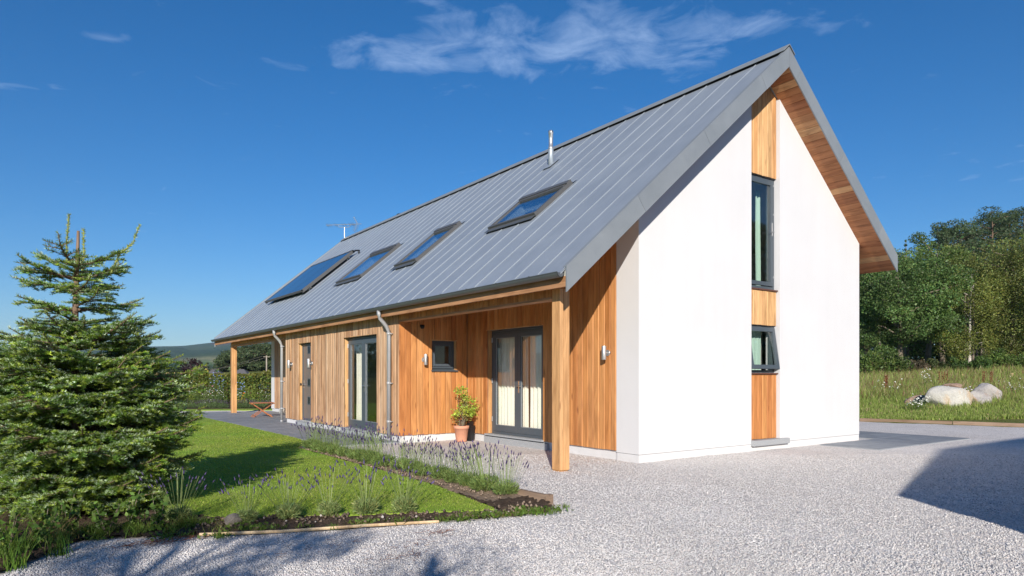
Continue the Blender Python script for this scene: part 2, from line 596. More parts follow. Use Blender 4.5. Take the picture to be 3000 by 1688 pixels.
M_GRAVEL = gravel_mat()
M_STONE = new_mat('gravel_stone')
M_STONE, _t, _b = M_STONE
_a = _t.nodes.new('ShaderNodeAttribute')
_a.attribute_name = 'Col'
_c = mixc(_t, 1.0, _a.outputs['Color'], ramp(_t, noise(_t, coords(_t), 300, 3), [(0.3, (0.8, 0.8, 0.8)), (0.7, (1.1, 1.1, 1.1))]), 'MULTIPLY')
_t.links.new(_c, _b.inputs['Base Color'])
_b.inputs['Roughness'].default_value = 0.85


def soil_mat(name, c0, c1):
    m, t, b = new_mat(name)
    v = coords(t)
    c = ramp(t, noise(t, v, 18, 7, 0.7), [(0.3, c0), (0.7, c1)])
    t.links.new(c, b.inputs['Base Color'])
    b.inputs['Roughness'].default_value = 1.0
    b.inputs['Specular IOR Level'].default_value = 0.1
    bump(t, b, noise(t, v, 45, 5, 0.7), 0.8, 0.02)
    return m


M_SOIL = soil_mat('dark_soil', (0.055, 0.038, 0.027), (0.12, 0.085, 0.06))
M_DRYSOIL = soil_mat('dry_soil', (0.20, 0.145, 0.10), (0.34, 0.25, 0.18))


def lawn_mat():
    m, t, b = new_mat('lawn')
    v = coords(t)
    n = noise(t, v, 1.0, 6, 0.62, 0.5)
    c = ramp(t, n, [(0.28, (0.17, 0.29, 0.035)), (0.5, (0.25, 0.36, 0.055)), (0.72, (0.36, 0.40, 0.10))])
    f = ramp(t, noise(t, v, 120, 3, 0.8), [(0.3, (0.75, 0.8, 0.65)), (0.7, (1.2, 1.15, 1.15))])
    c = mixc(t, 1.0, c, f, 'MULTIPLY')
    t.links.new(c, b.inputs['Base Color'])
    b.inputs['Roughness'].default_value = 0.9
    b.inputs['Specular IOR Level'].default_value = 0.15
    bump(t, b, noise(t, v, 150, 3, 0.8), 0.6, 0.02)
    return m


M_LAWN = lawn_mat()


def field_mat():
    m, t, b = new_mat('grassland')
    v = coords(t)
    c = ramp(t, noise(t, v, 0.35, 8, 0.65), [(0.3, (0.11, 0.145, 0.035)), (0.55, (0.17, 0.185, 0.055)), (0.75, (0.24, 0.20, 0.10))])
    t.links.new(c, b.inputs['Base Color'])
    b.inputs['Roughness'].default_value = 1.0
    b.inputs['Specular IOR Level'].default_value = 0.05
    bump(t, b, noise(t, v, 9, 6, 0.7), 0.8, 0.15)
    return m


M_FIELD = field_mat()


def hill_mat():
    m, t, b = new_mat('hillside')
    at_ = t.nodes.new('ShaderNodeAttribute')
    at_.attribute_name = 'Col'
    v = coords(t)
    c = mixc(t, 1.0, at_.outputs['Color'], ramp(t, noise(t, coords(t, 'Object', (1, 1, 4)), 0.03, 8, 0.75), [(0.32, (0.42, 0.48, 0.50)), (0.68, (1.5, 1.45, 1.35))]), 'MULTIPLY')
    t.links.new(c, b.inputs['Base Color'])
    b.inputs['Roughness'].default_value = 1.0
    b.inputs['Specular IOR Level'].default_value = 0.0
    bump(t, b, noise(t, v, 0.06, 6, 0.75), 1.0, 12)
    return m


M_HILL = hill_mat()


def rock_mat(name, c0, c1, stain=None):
    m, t, b = new_mat(name)
    v = coords(t)
    c = ramp(t, noise(t, v, 2.2, 7, 0.65), [(0.3, c0), (0.7, c1)])
    if stain:
        c = mixc(t, ramp(t, noise(t, v, 1.3, 4, 0.6, 0.8), [(0.5, (0, 0, 0)), (0.62, (1, 1, 1))]), c, stain)
    c = mixc(t, 1.0, c, ramp(t, noise(t, v, 40, 4, 0.7), [(0.3, (0.78, 0.78, 0.78)), (0.7, (1.12, 1.12, 1.12))]), 'MULTIPLY')
    t.links.new(c, b.inputs['Base Color'])
    b.inputs['Roughness'].default_value = 0.9
    bump(t, b, noise(t, v, 9, 7, 0.75), 0.8, 0.06)
    return m


M_ROCKW = rock_mat('pale_rock', (0.44, 0.43, 0.40), (0.60, 0.58, 0.53), (0.52, 0.40, 0.28))
M_ROCKG = rock_mat('grey_rock', (0.33, 0.31, 0.30), (0.50, 0.47, 0.44), (0.45, 0.28, 0.17))
M_ROCKB2 = rock_mat('dull_stone', (0.16, 0.14, 0.12), (0.26, 0.23, 0.20))
M_ROCKB = rock_mat('brown_rock', (0.25, 0.17, 0.13), (0.40, 0.27, 0.20))

# ------------------------------------------------------------------ ground and setting
EP = np.array([12.88, 3.19])
EN = np.array([0.952, 0.305])            # away from the yard, across the timber edging


def terr(x, y):
    t = (x - EP[0]) * EN[0] + (y - EP[1]) * EN[1]
    z = np.where(t < 0.0, -0.07, np.interp(t, [0, 0.15, 5, 19, 30, 60, 150, 400], [-0.07, 0.05, 0.14, 0.80, 1.35, 3.0, 5, 5]))
    return z


def ground_z(x, y):
    return float(terr(np.array(x, float), np.array(y, float)))


def build_ground():
    rr = np.concatenate([[0.01], np.geomspace(2, 60, 70), np.geomspace(64, 5000, 34)])
    aa = np.linspace(0, 2 * math.pi, 145)[:-1]
    V = []
    for r in rr:
        x = CAMP.x + r * np.sin(aa)
        y = CAMP.y + r * np.cos(aa)
        z = terr(x, y)
        V.append(np.stack([x, y, z], 1))
    n = len(aa)
    V = np.concatenate(V)
    i, k = np.meshgrid(np.arange(len(rr) - 1), np.arange(n), indexing='ij')
    F = np.stack([i * n + k, i * n + (k + 1) % n, (i + 1) * n + (k + 1) % n, (i + 1) * n + k], -1).reshape(-1, 4)[:, ::-1]
    tag(link('ground', mk('ground', V, F, M_FIELD)), kind='structure')


build_ground()


def vnoise(x, y, seed=0):
    s = 0
    r = np.random.default_rng(seed)
    for k in range(6):
        f = r.uniform(0.5, 3.0)
        a = r.uniform(0, 6.28)
        s = s + np.sin((x * math.cos(a) + y * math.sin(a)) * f + r.uniform(0, 6.28)) / 6
    return s


def build_gravel():
    xs = np.arange(-16, 15.6, 0.16)
    ys = np.arange(-13, 24.1, 0.16)
    X, Y = np.meshgrid(xs, ys, indexing='ij')
    t = (X - EP[0]) * EN[0] + (Y - EP[1]) * EN[1]
    over = np.maximum(t + 0.03, 0)
    X = X - over * EN[0]
    Y = Y - over * EN[1]
    Z = 0.010 * vnoise(X * 2, Y * 2, 3) + 0.006 * vnoise(X * 6, Y * 6, 5)
    V = np.stack([X, Y, Z], -1).reshape(-1, 3)
    nx, ny = X.shape
    i, k = np.meshgrid(np.arange(nx - 1), np.arange(ny - 1), indexing='ij')
    F = np.stack([i * ny + k, (i + 1) * ny + k, (i + 1) * ny + k + 1, i * ny + k + 1], -1).reshape(-1, 4)
    A = V[F]
    area = np.linalg.norm(np.cross(A[:, 2] - A[:, 0], A[:, 3] - A[:, 1]), axis=1)
    F = F[area > 1e-5]
    tag(link('gravel', mk('gravel', V, F, M_GRAVEL, smooth=True)), kind='structure')


build_gravel()

LAWN = [(-4.05, -1.93), (-4.54, -1.73), (-5.16, -1.45), (-5.55, -1.22), (-5.9, -1.0), (-6.29, -0.86), (-6.75, -0.2), (-7.2, 1.6), (-8.6, 2.6), (-11, 4.0), (-16, 7.0), (-16, 26.0), (-9, 24.5), (-4.6, 22.2), (-3.42, 20.9),
        (-3.10, 20.0), (-3.08, 7.2), (-3.2, 6.0), (-3.72, 5.3), (-3.74, 4.0), (-3.76, 1.6), (-3.80, -0.3)]


def inside(poly, x, y):
    c = np.zeros(np.shape(x), bool)
    n = len(poly)
    for i in range(n):
        x1, y1 = poly[i]
        x2, y2 = poly[(i + 1) % n]
        cond = ((y1 > y) != (y2 > y)) & (x < (x2 - x1) * (y - y1) / (y2 - y1 + 1e-12) + x1)
        c ^= cond
    return c


def jag(poly, step=0.12, amp=0.012, seed=1):
    r = np.random.default_rng(seed)
    out = []
    for i in range(len(poly)):
        a = np.array(poly[i])
        b = np.array(poly[(i + 1) % len(poly)])
        L = np.linalg.norm(b - a)
        n = max(1, min(60, int(L / step)))
        nrm = np.array([b[1] - a[1], a[0] - b[0]]) / max(L, 1e-6)
        for k in range(n):
            out.append(tuple(a + (b - a) * k / n + nrm * r.normal(0, amp)))
    return out


def sheet(name, poly, z0, z1, mat, kind='structure', ja=0.012):
    p = jag(poly, amp=ja)
    mb = MB()
    mb.extrude([(x, y, z0) for x, y in p], (0, 0, z1 - z0))
    o = mb.build(name, mat)
    tag(o, kind=kind)
    return o


sheet('lawn', LAWN, -0.03, 0.035, M_LAWN)
BED = [(-3.74, 5.2), (-3.74, 4.0), (-3.76, 1.6), (-3.80, -0.3), (-4.05, -1.93), (-4.54, -1.73), (-5.16, -1.45), (-5.55, -1.22), (-5.9, -1.0), (-6.29, -0.86), (-6.75, -0.2), (-7.2, 1.6), (-8.6, 2.6), (-11, 4.0), (-11, -1.2), (-8.6, -1.95), (-8.0, -1.75), (-7.5, -0.98),
       (-6.95, -1.22), (-6.7, -1.38), (-5.62, -1.83), (-4.79, -2.06), (-4.22, -2.22), (-3.58, -2.32), (-3.31, -1.9), (-3.33, -1.4), (-3.64, 4.9), (-3.62, 5.2)]


def bed_mesh():
    # earth bed: a lumpy grid clipped to the outline
    xs = np.arange(-11.0, -3.2, 0.04)
    ys = np.arange(-2.4, 5.3, 0.04)
    X, Y = np.meshgrid(xs, ys, indexing='ij')
    r = np.random.default_rng(3)
    X = X + r.normal(0, 0.008, X.shape)
    Y = Y + r.normal(0, 0.008, X.shape)
    ins = inside(BED, X, Y)
    Z = 0.030 + 0.012 * vnoise(X * 6, Y * 6, 8) + r.normal(0, 0.009, X.shape)
    V = np.stack([X, Y, np.maximum(Z, 0.012)], -1).reshape(-1, 3)
    nx, ny = X.shape
    i, k = np.meshgrid(np.arange(nx - 1), np.arange(ny - 1), indexing='ij')
    F = np.stack([i * ny + k, (i + 1) * ny + k, (i + 1) * ny + k + 1, i * ny + k + 1], -1).reshape(-1, 4)
    F = F[ins.reshape(-1)[F].all(1)]
    return V, F


V_, F_ = bed_mesh()
cx_ = V_[F_].mean(1)
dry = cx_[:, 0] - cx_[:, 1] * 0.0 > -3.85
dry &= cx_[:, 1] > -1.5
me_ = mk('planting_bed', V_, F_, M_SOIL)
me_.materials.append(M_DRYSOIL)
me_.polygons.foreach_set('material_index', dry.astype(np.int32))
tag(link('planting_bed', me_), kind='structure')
sheet('soil_border', [at(470, 28.3)[:2], at(640, 28.72)[:2], at(800, 29.02)[:2], at(900, 29.2)[:2], at(900, 36)[:2], at(300, 38)[:2], at(200, 33)[:2]], -0.05, 0.02, M_SOIL)
sheet('grass_strip', [at(500, 27.0)[:2], at(640, 27.5)[:2], at(800, 27.6)[:2], at(800, 29.0)[:2], at(640, 28.7)[:2], at(480, 28.3)[:2]], -0.05, 0.02, M_LAWN)

# ---- paving
patio = tag(link('patio', MB().box(-3.05, -1.60, 5.15, 20.0, -0.05, 0.012).box(-1.58, -0.02, 12.75, 19.55, -0.05, 0.012).mesh('patio', M_GRANITE)), kind='structure')


def pave(parent, x0, x1, y0, y1, sx, sy, z=0.03, brick=True):
    cache = {}
    row = 0
    y = y0
    while y < y1 - 0.05:
        h = min(sy, y1 - y)
        x = x0 - (sx / 2 if (row % 2 and brick) else 0)
        while x < x1 - 0.04:
            a, b = max(x, x0), min(x + sx, x1)
            if b - a > 0.04:
                key = (round(b - a, 3), round(h, 3))
                if key not in cache:
                    w, hh = b - a - 0.008, h - 0.008
                    c = 0.004
                    mb = MB()
                    mb.add([(0, 0, -0.03), (w, 0, -0.03), (w, hh, -0.03), (0, hh, -0.03), (0, 0, -c), (w, 0, -c), (w, hh, -c), (0, hh, -c), (c, c, 0), (w - c, c, 0), (w - c, hh - c, 0), (c, hh - c, 0)],
                           [(3, 2, 1, 0), (0, 1, 5, 4), (1, 2, 6, 5), (2, 3, 7, 6), (3, 0, 4, 7), (4, 5, 9, 8), (5, 6, 10, 9), (6, 7, 11, 10), (7, 4, 8, 11), (8, 9, 10, 11)])
                    cache[key] = mb.mesh('paving_slab', M_SLAB)
                link('paving_slab', cache[key], parent, (a + 0.004, y + 0.004, z + random.uniform(-0.002, 0.002)))
            x += sx
        y += h
        row += 1


pave(patio, -3.05, -1.60, 5.15, 20.0, 0.6, 0.6)
pave(patio, -1.59, -0.02, 12.75, 19.55, 0.6, 0.6)
path = tag(link('path', MB().box(4.95, 8.95, -1.30, -0.14, -0.05, 0.008).box(7.15, 8.95, -0.14, 9, -0.05, 0.0075).mesh('path', M_GRANITE)), kind='structure')
pave(path, 4.95, 8.95, -1.30, -0.14, 0.8, 0.58, 0.022)
pave(path, 7.15, 8.95, -0.14, 7, 0.9, 0.6, 0.022)

# ------------------------------------------------------------------ the house
K_S, K_R = 0.848, 0.827                       # roof slopes, left and right
E_L, E_R, XR = 1.891, 0.685, 3.367
WG = 6.736
ZT, ZAT = 2.846, 7.305
Y_N, Y_F = -0.48, 20.70
BD = 0.326                                    # depth of the verge trim
LGF = 19.72


def ztopL(x):
    return ZT + K_S * (x + E_L)


def ztopR(x):
    return ZAT - K_R * (x - XR)


def under(x):
    return (ztopL(x) if x < XR else ztopR(x)) - 0.28


house = thing('house', 'white rendered house with cedar cladding, cedar porch posts and steep grey metal roof', 'house')


def wall_cells(axis, c0, c1, a0, a1, z0, ztop, holes, mb):
    """box cells of a wall lying across `axis` between c0 and c1, with rectangular holes; ztop(a) is the top"""
    br = sorted({a0, a1, *[h[0] for h in holes], *[h[1] for h in holes]})
    br = [b for b in br if a0 <= b <= a1]
    for p, q in zip(br[:-1], br[1:]):
        mid = (p + q) / 2
        iv = [(z0, None)]
        for h in holes:
            if h[0] <= mid <= h[1]:
                new = []
                for lo, hi in iv:
                    if h[3] <= lo or (hi is not None and h[2] >= hi):
                        new.append((lo, hi))
                        continue
                    if h[2] > lo:
                        new.append((lo, h[2]))
                    new.append((h[3], hi))
                iv = new
        for lo, hi in iv:
            t0 = ztop(p) if hi is None else hi
            t1 = ztop(q) if hi is None else hi
            if axis == 'x':
                poly = [(c0, p, lo), (c0, q, lo), (c0, q, t1), (c0, p, t0)]
                mb.extrude(poly, (c1 - c0, 0, 0))
            else:
                poly = [(p, c0, lo), (q, c0, lo), (q, c0, t1), (p, c0, t0)]
                mb.extrude(poly, (0, c1 - c0, 0))


DOOR_A = (2.457, 4.341, 0.151, 2.333)
DOOR_B = (6.246, 8.134, 0.128, 2.30)
DOOR_E = (10.44, 11.457, 0.13, 2.295)
WIN_S = (-0.868, -0.285, 1.50, 2.135)
WIN_U = (2.923, 3.81, 3.0, 5.14)
WIN_L = (2.923, 3.81, 1.425, 2.325)
B1, B2 = 5.134, 12.617
XF0 = -1.64
ZT0 = 0.153

# white gable, in two leaves beside the timber slot
g = MB()
for (p, q, th) in ((0.0, 2.923, 0.50), (3.81, WG, 0.30)):
    xs_ = [p, q]
    poly = [(p, 0, 0.128), (q, 0, 0.128), (q, 0, under(q) + 0.02), (p, 0, under(p) + 0.02)]
    g.extrude(poly, (0, th, 0))
g.build('gable_wall', M_WHITE, house)
g = MB()
poly = [(0, LGF - 0.4, 0.128), (WG, LGF - 0.4, 0.128), (WG, LGF - 0.4, under(WG)), (XR, LGF - 0.4, under(XR - 1e-4)), (0, LGF - 0.4, under(0))]
g.extrude(poly, (0, 0.4, 0))
g.build('gable_wall', M_WHITE, house)
g = MB()
g.box(WG - 0.3, WG - 0.002, 0.302, LGF - 0.402, 0.128, under(WG) + 0.1)
g.build('side_wall', M_WHITE, house)
# plinth
g = MB()
g.box(0.004, 2.95, 0.004, 0.49, -0.12, 0.121).box(2.951, WG - 0.004, 0.0045, 0.3, -0.12, 0.121)
g.box(0.035, 0.25, 0.50, B1 + 0.1, -0.12, 0.150).box(XF0 + 0.03, 0.03, B1 + 0.03, B1 + 0.2, -0.12, 0.151).box(XF0 + 0.031, XF0 + 0.2, B1 + 0.201, B2 - 0.03, -0.12, 0.1515)
g.box(0.036, 0.25, B2, LGF, -0.12, 0.150).box(WG - 0.2, WG - 0.006, 0.301, LGF, -0.12, 0.1205)
g.build('plinth', M_WHITE, house)
# wall cores behind the cladding
g = MB()
wall_cells('x', 0.03, 0.25, 0.502, B1 + 0.05, 0.152, lambda a: under(0.03), [DOOR_A], g)
g.build('wall_core', M_MEMB, house)
g = MB()
wall_cells('x', 0.031, 0.25, B2 - 0.05, LGF - 0.41, 0.1525, lambda a: under(0.03), [], g)
g.build('wall_core', M_MEMB, house)
g = MB()
wall_cells('y', B1 + 0.03, B1 + 0.20, XF0 + 0.032, 0.029, 0.154, lambda a: under(a) - 0.002, [WIN_S], g)
g.build('wall_core', M_MEMB, house)
g = MB()
wall_cells('x', XF0 + 0.03, XF0 + 0.20, B1 + 0.202, B2 - 0.022, 0.1545, lambda a: under(XF0) - 0.02, [DOOR_B, DOOR_E], g)
g.build('wall_core', M_MEMB, house)
g = MB()
wall_cells('y', B2 - 0.02, B2, XF0 + 0.01, 0.028, 0.16, lambda a: under(a) - 0.003, [], g)
g.build('wall_core', M_MEMB, house)
g = MB()
wall_cells('y', 0.095, 0.29, 2.925, 3.808, 0.2, lambda a: WIN_L[2], [], g)
g.build('wall_core', M_MEMB, house)
g = MB()
wall_cells('y', 0.095, 0.29, 2.925, 3.808, WIN_L[3], lambda a: WIN_U[2], [], g)
g.build('wall_core', M_MEMB, house)
g = MB()
wall_cells('y', 0.095, 0.29, 2.925, 3.808, WIN_U[3], lambda a: under(a) - 0.004, [], g)
g.build('wall_core', M_MEMB, house)
# rooms
g = MB()
g.box(0.26, 6.4, 0.51, 19.3, 0.02, 0.14).box(XF0 + 0.21, 0.259, B1 + 0.21, B2 - 0.03, 0.02, 0.1395)
g.build('room_floor', M_FLOORIN, house)
g = MB()
g.box(0.26, 6.4, 0.51, 19.3, 2.55, 2.72)
g.box(XF0 + 0.21, 0.259, B1 + 0.21, B2 - 0.03, 2.45, 2.55)
g.build('room_ceiling', M_PLASTER, house)
g = MB()
for y in (4.95, 9.0, 12.4):
    g.box(0.30, 6.4, y, y + 0.1, 0.141, 2.549)
g.box(3.9, 4.0, 0.51, 19.3, 0.1415, 2.548)
g.box(1.2, 5.6, 6.2, 6.3, 2.721, 5.0).box(1.9, 4.8, 9.4, 9.5, 2.721, 5.5)
g.build('partition', M_PLASTER, house)

# ---- boards
_bc = {}


def board_mesh(w, h0, h1, mat, t=0.022, c=0.010):
    key = (round(w, 3), round(h0, 3), round(h1, 3), mat.name, t)
    if key not in _bc:
        cs = [(0, 0), (0, t - c), (c, t), (w - c, t), (w, t - c), (w, 0)]
        lo = [(x, y, 0) for x, y in cs]
        hi = [(x, y, h0 + (h1 - h0) * x / w) for x, y in cs]
        n = len(cs)
        mb = MB().add(lo + hi, [tuple(range(n)), tuple(range(2 * n - 1, n - 1, -1))] + [(i, n + i, n + (i + 1) % n, (i + 1) % n) for i in range(n)])
        _bc[key] = mb.mesh('board', mat)
    return _bc[key]


def clad(plane, c, a0, a1, z0, ztop, holes, mat, w=0.138, gap=0.007, proud=0.008, parent=None):
    """vertical boards; plane 'x' faces -x, plane 'y' faces -y, c is the outer face"""
    br = [a0 + w * k for k in range(int((a1 - a0) / w) + 1)] + [a1]
    for h in holes:
        br += [h[0], h[1]]
    br = sorted(b for b in br if a0 - 1e-6 <= b <= a1 + 1e-6)
    out = [br[0]]
    for b in br[1:]:
        if b - out[-1] < 0.03:
            if any(abs(b - e) < 1e-6 for h in holes for e in h[:2]) or b == br[-1]:
                if len(out) > 1:
                    out[-1] = b
                else:
                    out.append(b)
            continue
        out.append(b)
    for k, (p, q) in enumerate(zip(out[:-1], out[1:])):
        mid = (p + q) / 2
        iv = [(z0, None)]
        for h in holes:
            if h[0] <= mid <= h[1]:
                new = []
                for lo, hi in iv:
                    new.append((lo, h[2]))
                    new.append((h[3], hi))
                iv = new
        for lo, hi in iv:
            t0 = ztop(p) if hi is None else hi
            t1 = ztop(q) if hi is None else hi
            if max(t0, t1) - lo < 0.02:
                continue
            lo2 = lo + (random.uniform(-0.004, 0.004) if lo == z0 else 0)
            d = random.uniform(0, proud)
            if plane == 'x':
                me = board_mesh(q - p - gap, t0 - lo2, t1 - lo2, mat)
                link('board', me, parent or house, (c + 0.022 - d, p + gap / 2, lo2), (0, 0, R(90)))
            else:
                me = board_mesh(q - p - gap, t1 - lo2, t0 - lo2, mat)
                link('board', me, parent or house, (q - gap / 2, c + 0.022 - d, lo2), (0, 0, R(180)))


clad('x', 0.0, 0.503, B1, ZT0, lambda a: under(0) - 0.005, [DOOR_A], M_CEDAR)
clad('y', B1, XF0, 0.0, ZT0, lambda a: under(a) - 0.005, [WIN_S], M_CEDAR)
clad('x', XF0, B1 + 0.022, B2, ZT0, lambda a: under(XF0) - 0.005, [DOOR_B, DOOR_E], M_WEATH, w=0.134, proud=0.014, gap=0.005)
clad('x', 0.0, B2, LGF - 0.42, ZT0, lambda a: under(0) - 0.005, [], M_WEATH, w=0.15)
for z0, zt in ((0.205, 1.42), (2.335, 2.985)):
    clad('y', 0.07, 2.926, 3.806, z0, lambda a, zt=zt: zt, [], M_CEDAR if z0 < 1 else M_PALE, w=0.147)
clad('y', 0.07, 2.926, 3.366, 5.14, lambda a: under(min(a, 3.366)) - 0.005, [], M_PALE, w=0.147)
clad('y', 0.07, 3.368, 3.806, 5.14, lambda a: under(max(a, 3.368)) - 0.005, [], M_PALE, w=0.146)


# ---- window / door pieces
def tri_frame(x0, x1, y0, y1, z0, z1, s, mb, plane='x', bot=None):
    """rectangular ring; for plane x: x0..x1 is the depth, y0..y1 the width"""
    bt = bot or s
    if plane == 'x':
        mb.box(x0, x1, y0, y0 + s, z0, z1).box(x0, x1, y1 - s, y1, z0, z1)
        mb.box(x0 + 0.0007, x1 - 0.0007, y0 + s, y1 - s, z1 - s, z1 - 0.0005).box(x0 + 0.0007, x1 - 0.0007, y0 + s, y1 - s, z0 + 0.0005, z0 + bt)
    else:
        mb.box(x0, x0 + s, y0, y1, z0, z1).box(x1 - s, x1, y0, y1, z0, z1)
        mb.box(x0 + s, x1 - s, y0 + 0.0007, y1 - 0.0007, z1 - s, z1 - 0.0005).box(x0 + s, x1 - s, y0 + 0.0007, y1 - 0.0007, z0 + 0.0005, z0 + bt)
    return mb


def french_door(xp, hole, rec=0.115):
    y0, y1, z0, z1 = hole
    y0 += 0.012
    y1 -= 0.012
    z0 += 0.03
    z1 -= 0.012
    X0 = xp + rec
    fr = tri_frame(X0, X0 + 0.075, y0, y1, z0, z1, 0.052, MB()).build('french_door', M_FRAME, house)
    ym = (y0 + y1) / 2
    for s, (a, b) in enumerate(((y0 + 0.055, ym - 0.002), (ym + 0.002, y1 - 0.055))):
        tri_frame(X0 - 0.012, X0 + 0.05, a, b, z0 + 0.055, z1 - 0.055, 0.098, MB(), bot=0.125).build('door_leaf', M_FRAME, fr)
        MB().box(X0 + 0.012, X0 + 0.020, a + 0.09, b - 0.09, z0 + 0.17, z1 - 0.145).build('glass', M_GLASS, fr)
        bead = tri_frame(X0 + 0.002, X0 + 0.011, a + 0.098, b - 0.098, z0 + 0.180, z1 - 0.153, 0.012, MB())
        bead.build('glazing_bead', M_LIGHTF, fr)
        hy = ym + (0.05 if s else -0.05)
        if s == 0:
            h = MB().box(X0 - 0.022, X0 - 0.0125, hy - 0.018, hy + 0.018, z0 + 0.86, z0 + 1.10)
            h.tube([(X0 - 0.02, hy, z0 + 1.0), (X0 - 0.065, hy, z0 + 1.0), (X0 - 0.065, hy - 0.12, z0 + 0.995)], 0.010, 8)
            h.build('handle', M_STEEL, fr)
        ye = b + 0.02 if s else a - 0.02
        for zz in (0.25, 1.05, 1.9):
            MB().tube([(X0 - 0.020, ye, z0 + zz), (X0 - 0.020, ye, z0 + zz + 0.10)], 0.011, 8).build('hinge', M_GALV, fr)
    MB().box(xp - 0.05, X0 + 0.09, hole[0] - 0.035, hole[1] + 0.035, hole[2] - 0.004, hole[2] + 0.026).build('sill', M_GRANITE, fr)
    # timber lining of the reveal
    lin = MB().box(xp + 0.026, X0 + 0.09, hole[0] - 0.002, hole[0] + 0.010, hole[2] + 0.03, hole[3]).box(xp + 0.026, X0 + 0.09, hole[1] - 0.010, hole[1] + 0.002, hole[2] + 0.03, hole[3])
    lin.box(xp - 0.006, X0 + 0.09, hole[0] - 0.02, hole[1] + 0.02, hole[3] + 0.0005, hole[3] + 0.016)
    lin.build('reveal_lining', M_PALE, house)
    return fr


fdA = french_door(0.0, DOOR_A)
fdB = french_door(XF0, DOOR_B)
MB().box(-0.028, 0.03, 2.30, 4.42, -0.1, 0.122).build('step', M_GRANITE, house)
MB().box(XF0 - 0.045, XF0 + 0.03, DOOR_B[0] - 0.08, DOOR_B[1] + 0.08, -0.1, 0.116).build('step', M_GRANITE, house)
MB().box(XF0 - 0.045, XF0 + 0.03, DOOR_E[0] - 0.06, DOOR_E[1] + 0.12, -0.1, 0.117).build('step', M_GRANITE, house)

# entrance door
X0 = XF0 + 0.10
y0, y1, z0, z1 = DOOR_E[0] + 0.012, DOOR_E[1] - 0.012, DOOR_E[2] + 0.02, DOOR_E[3] - 0.012
dr = tri_frame(X0, X0 + 0.08, y0, y1, z0, z1, 0.06, MB()).build('entrance_door', M_FRAME, house)
MB().box(X0 + 0.02, X0 + 0.065, y0 + 0.0605, y1 - 0.0605, z0 + 0.0605, z1 - 0.0605).build('door_leaf', M_DOOR, dr)
for zz in (0.45, 0.95, 1.45, 1.85):
    w_ = tri_frame(X0 + 0.010, X0 + 0.0195, y0 + 0.36, y0 + 0.58, z0 + zz, z0 + zz + 0.22, 0.022, MB()).build('door_light', M_FRAME, dr)
    MB().box(X0 + 0.014, X0 + 0.019, y0 + 0.382, y0 + 0.558, z0 + zz + 0.022, z0 + zz + 0.198).build('glass', M_SOLAR, dr)
h = MB().box(X0 + 0.008, X0 + 0.0195, y1 - 0.15, y1 - 0.11, z0 + 0.9, z0 + 1.12)
h.tube([(X0 + 0.012, y1 - 0.13, z0 + 1.0), (X0 - 0.045, y1 - 0.13, z0 + 1.0), (X0 - 0.045, y1 - 0.26, z0 + 1.0)], 0.011, 8)
h.build('handle', M_STEEL, dr)
lin = MB().box(XF0 + 0.026, X0 + 0.09, DOOR_E[0] - 0.002, DOOR_E[0] + 0.010, DOOR_E[2] + 0.03, DOOR_E[3]).box(XF0 + 0.026, X0 + 0.09, DOOR_E[1] - 0.010, DOOR_E[1] + 0.002, DOOR_E[2] + 0.03, DOOR_E[3])
lin.box(XF0 - 0.006, X0 + 0.09, DOOR_E[0] - 0.02, DOOR_E[1] + 0.02, DOOR_E[3] + 0.0005, DOOR_E[3] + 0.016)
lin.build('reveal_lining', M_PALE, house)
MB().box(XF0 + 0.04, XF0 + 0.075, DOOR_E[1] - 0.028, DOOR_E[1] - 0.0101, 1.12, 1.19).build('bell_push', M_BLACK, house)
MB().box(XF0 - 0.05, X0 + 0.09, DOOR_E[0] - 0.02, DOOR_E[1] + 0.02, DOOR_E[2] - 0.006, DOOR_E[2] + 0.018).build('sill', M_GRANITE, dr)


def y_window(hole, rec, yp, s=0.05, sash=0.06):
    x0, x1, z0, z1 = hole
    Y0 = yp + rec
    fr = tri_frame(x0 + 0.004, x1 - 0.004, Y0, Y0 + 0.07, z0 + 0.004, z1 - 0.004, s, MB(), 'y').build('window', M_FRAME, house)
    return fr, Y0


# small porch window
fr, Y0 = y_window(WIN_S, 0.085, B1)
tri_frame(WIN_S[0] + 0.05, WIN_S[1] - 0.05, Y0 - 0.012, Y0 + 0.05, WIN_S[2] + 0.085, WIN_S[3] - 0.05, 0.058, MB(), 'y').build('sash', M_FRAME, fr)
MB().box(WIN_S[0] + 0.10, WIN_S[1] - 0.10, Y0 + 0.01, Y0 + 0.018, WIN_S[2] + 0.13, WIN_S[3] - 0.10).build('glass', M_GLASS, fr)
MB().box(WIN_S[0] + 0.02, WIN_S[1] - 0.02, Y0 - 0.03, Y0 - 0.001, WIN_S[2] + 0.045, WIN_S[2] + 0.075).build('vent_bar', M_FRAME, fr)
MB().extrude([(WIN_S[0] - 0.03, B1 - 0.045, WIN_S[2] - 0.022), (WIN_S[0] - 0.03, B1 - 0.045, WIN_S[2] + 0.001), (WIN_S[0] - 0.03, Y0 + 0.0, WIN_S[2] + 0.022), (WIN_S[0] - 0.03, Y0 + 0.0, WIN_S[2] - 0.01)], (WIN_S[1] - WIN_S[0] + 0.06, 0, 0)).build('sill', M_FRAME, fr)
lin = MB().box(WIN_S[1] - 0.002, WIN_S[1] + 0.010, B1 + 0.026, Y0 + 0.08, WIN_S[2], WIN_S[3]).box(WIN_S[0] - 0.02, WIN_S[1] + 0.03, B1 - 0.006, Y0 + 0.08, WIN_S[3] + 0.0005, WIN_S[3] + 0.016)
lin.build('reveal_lining', M_PALE, house)

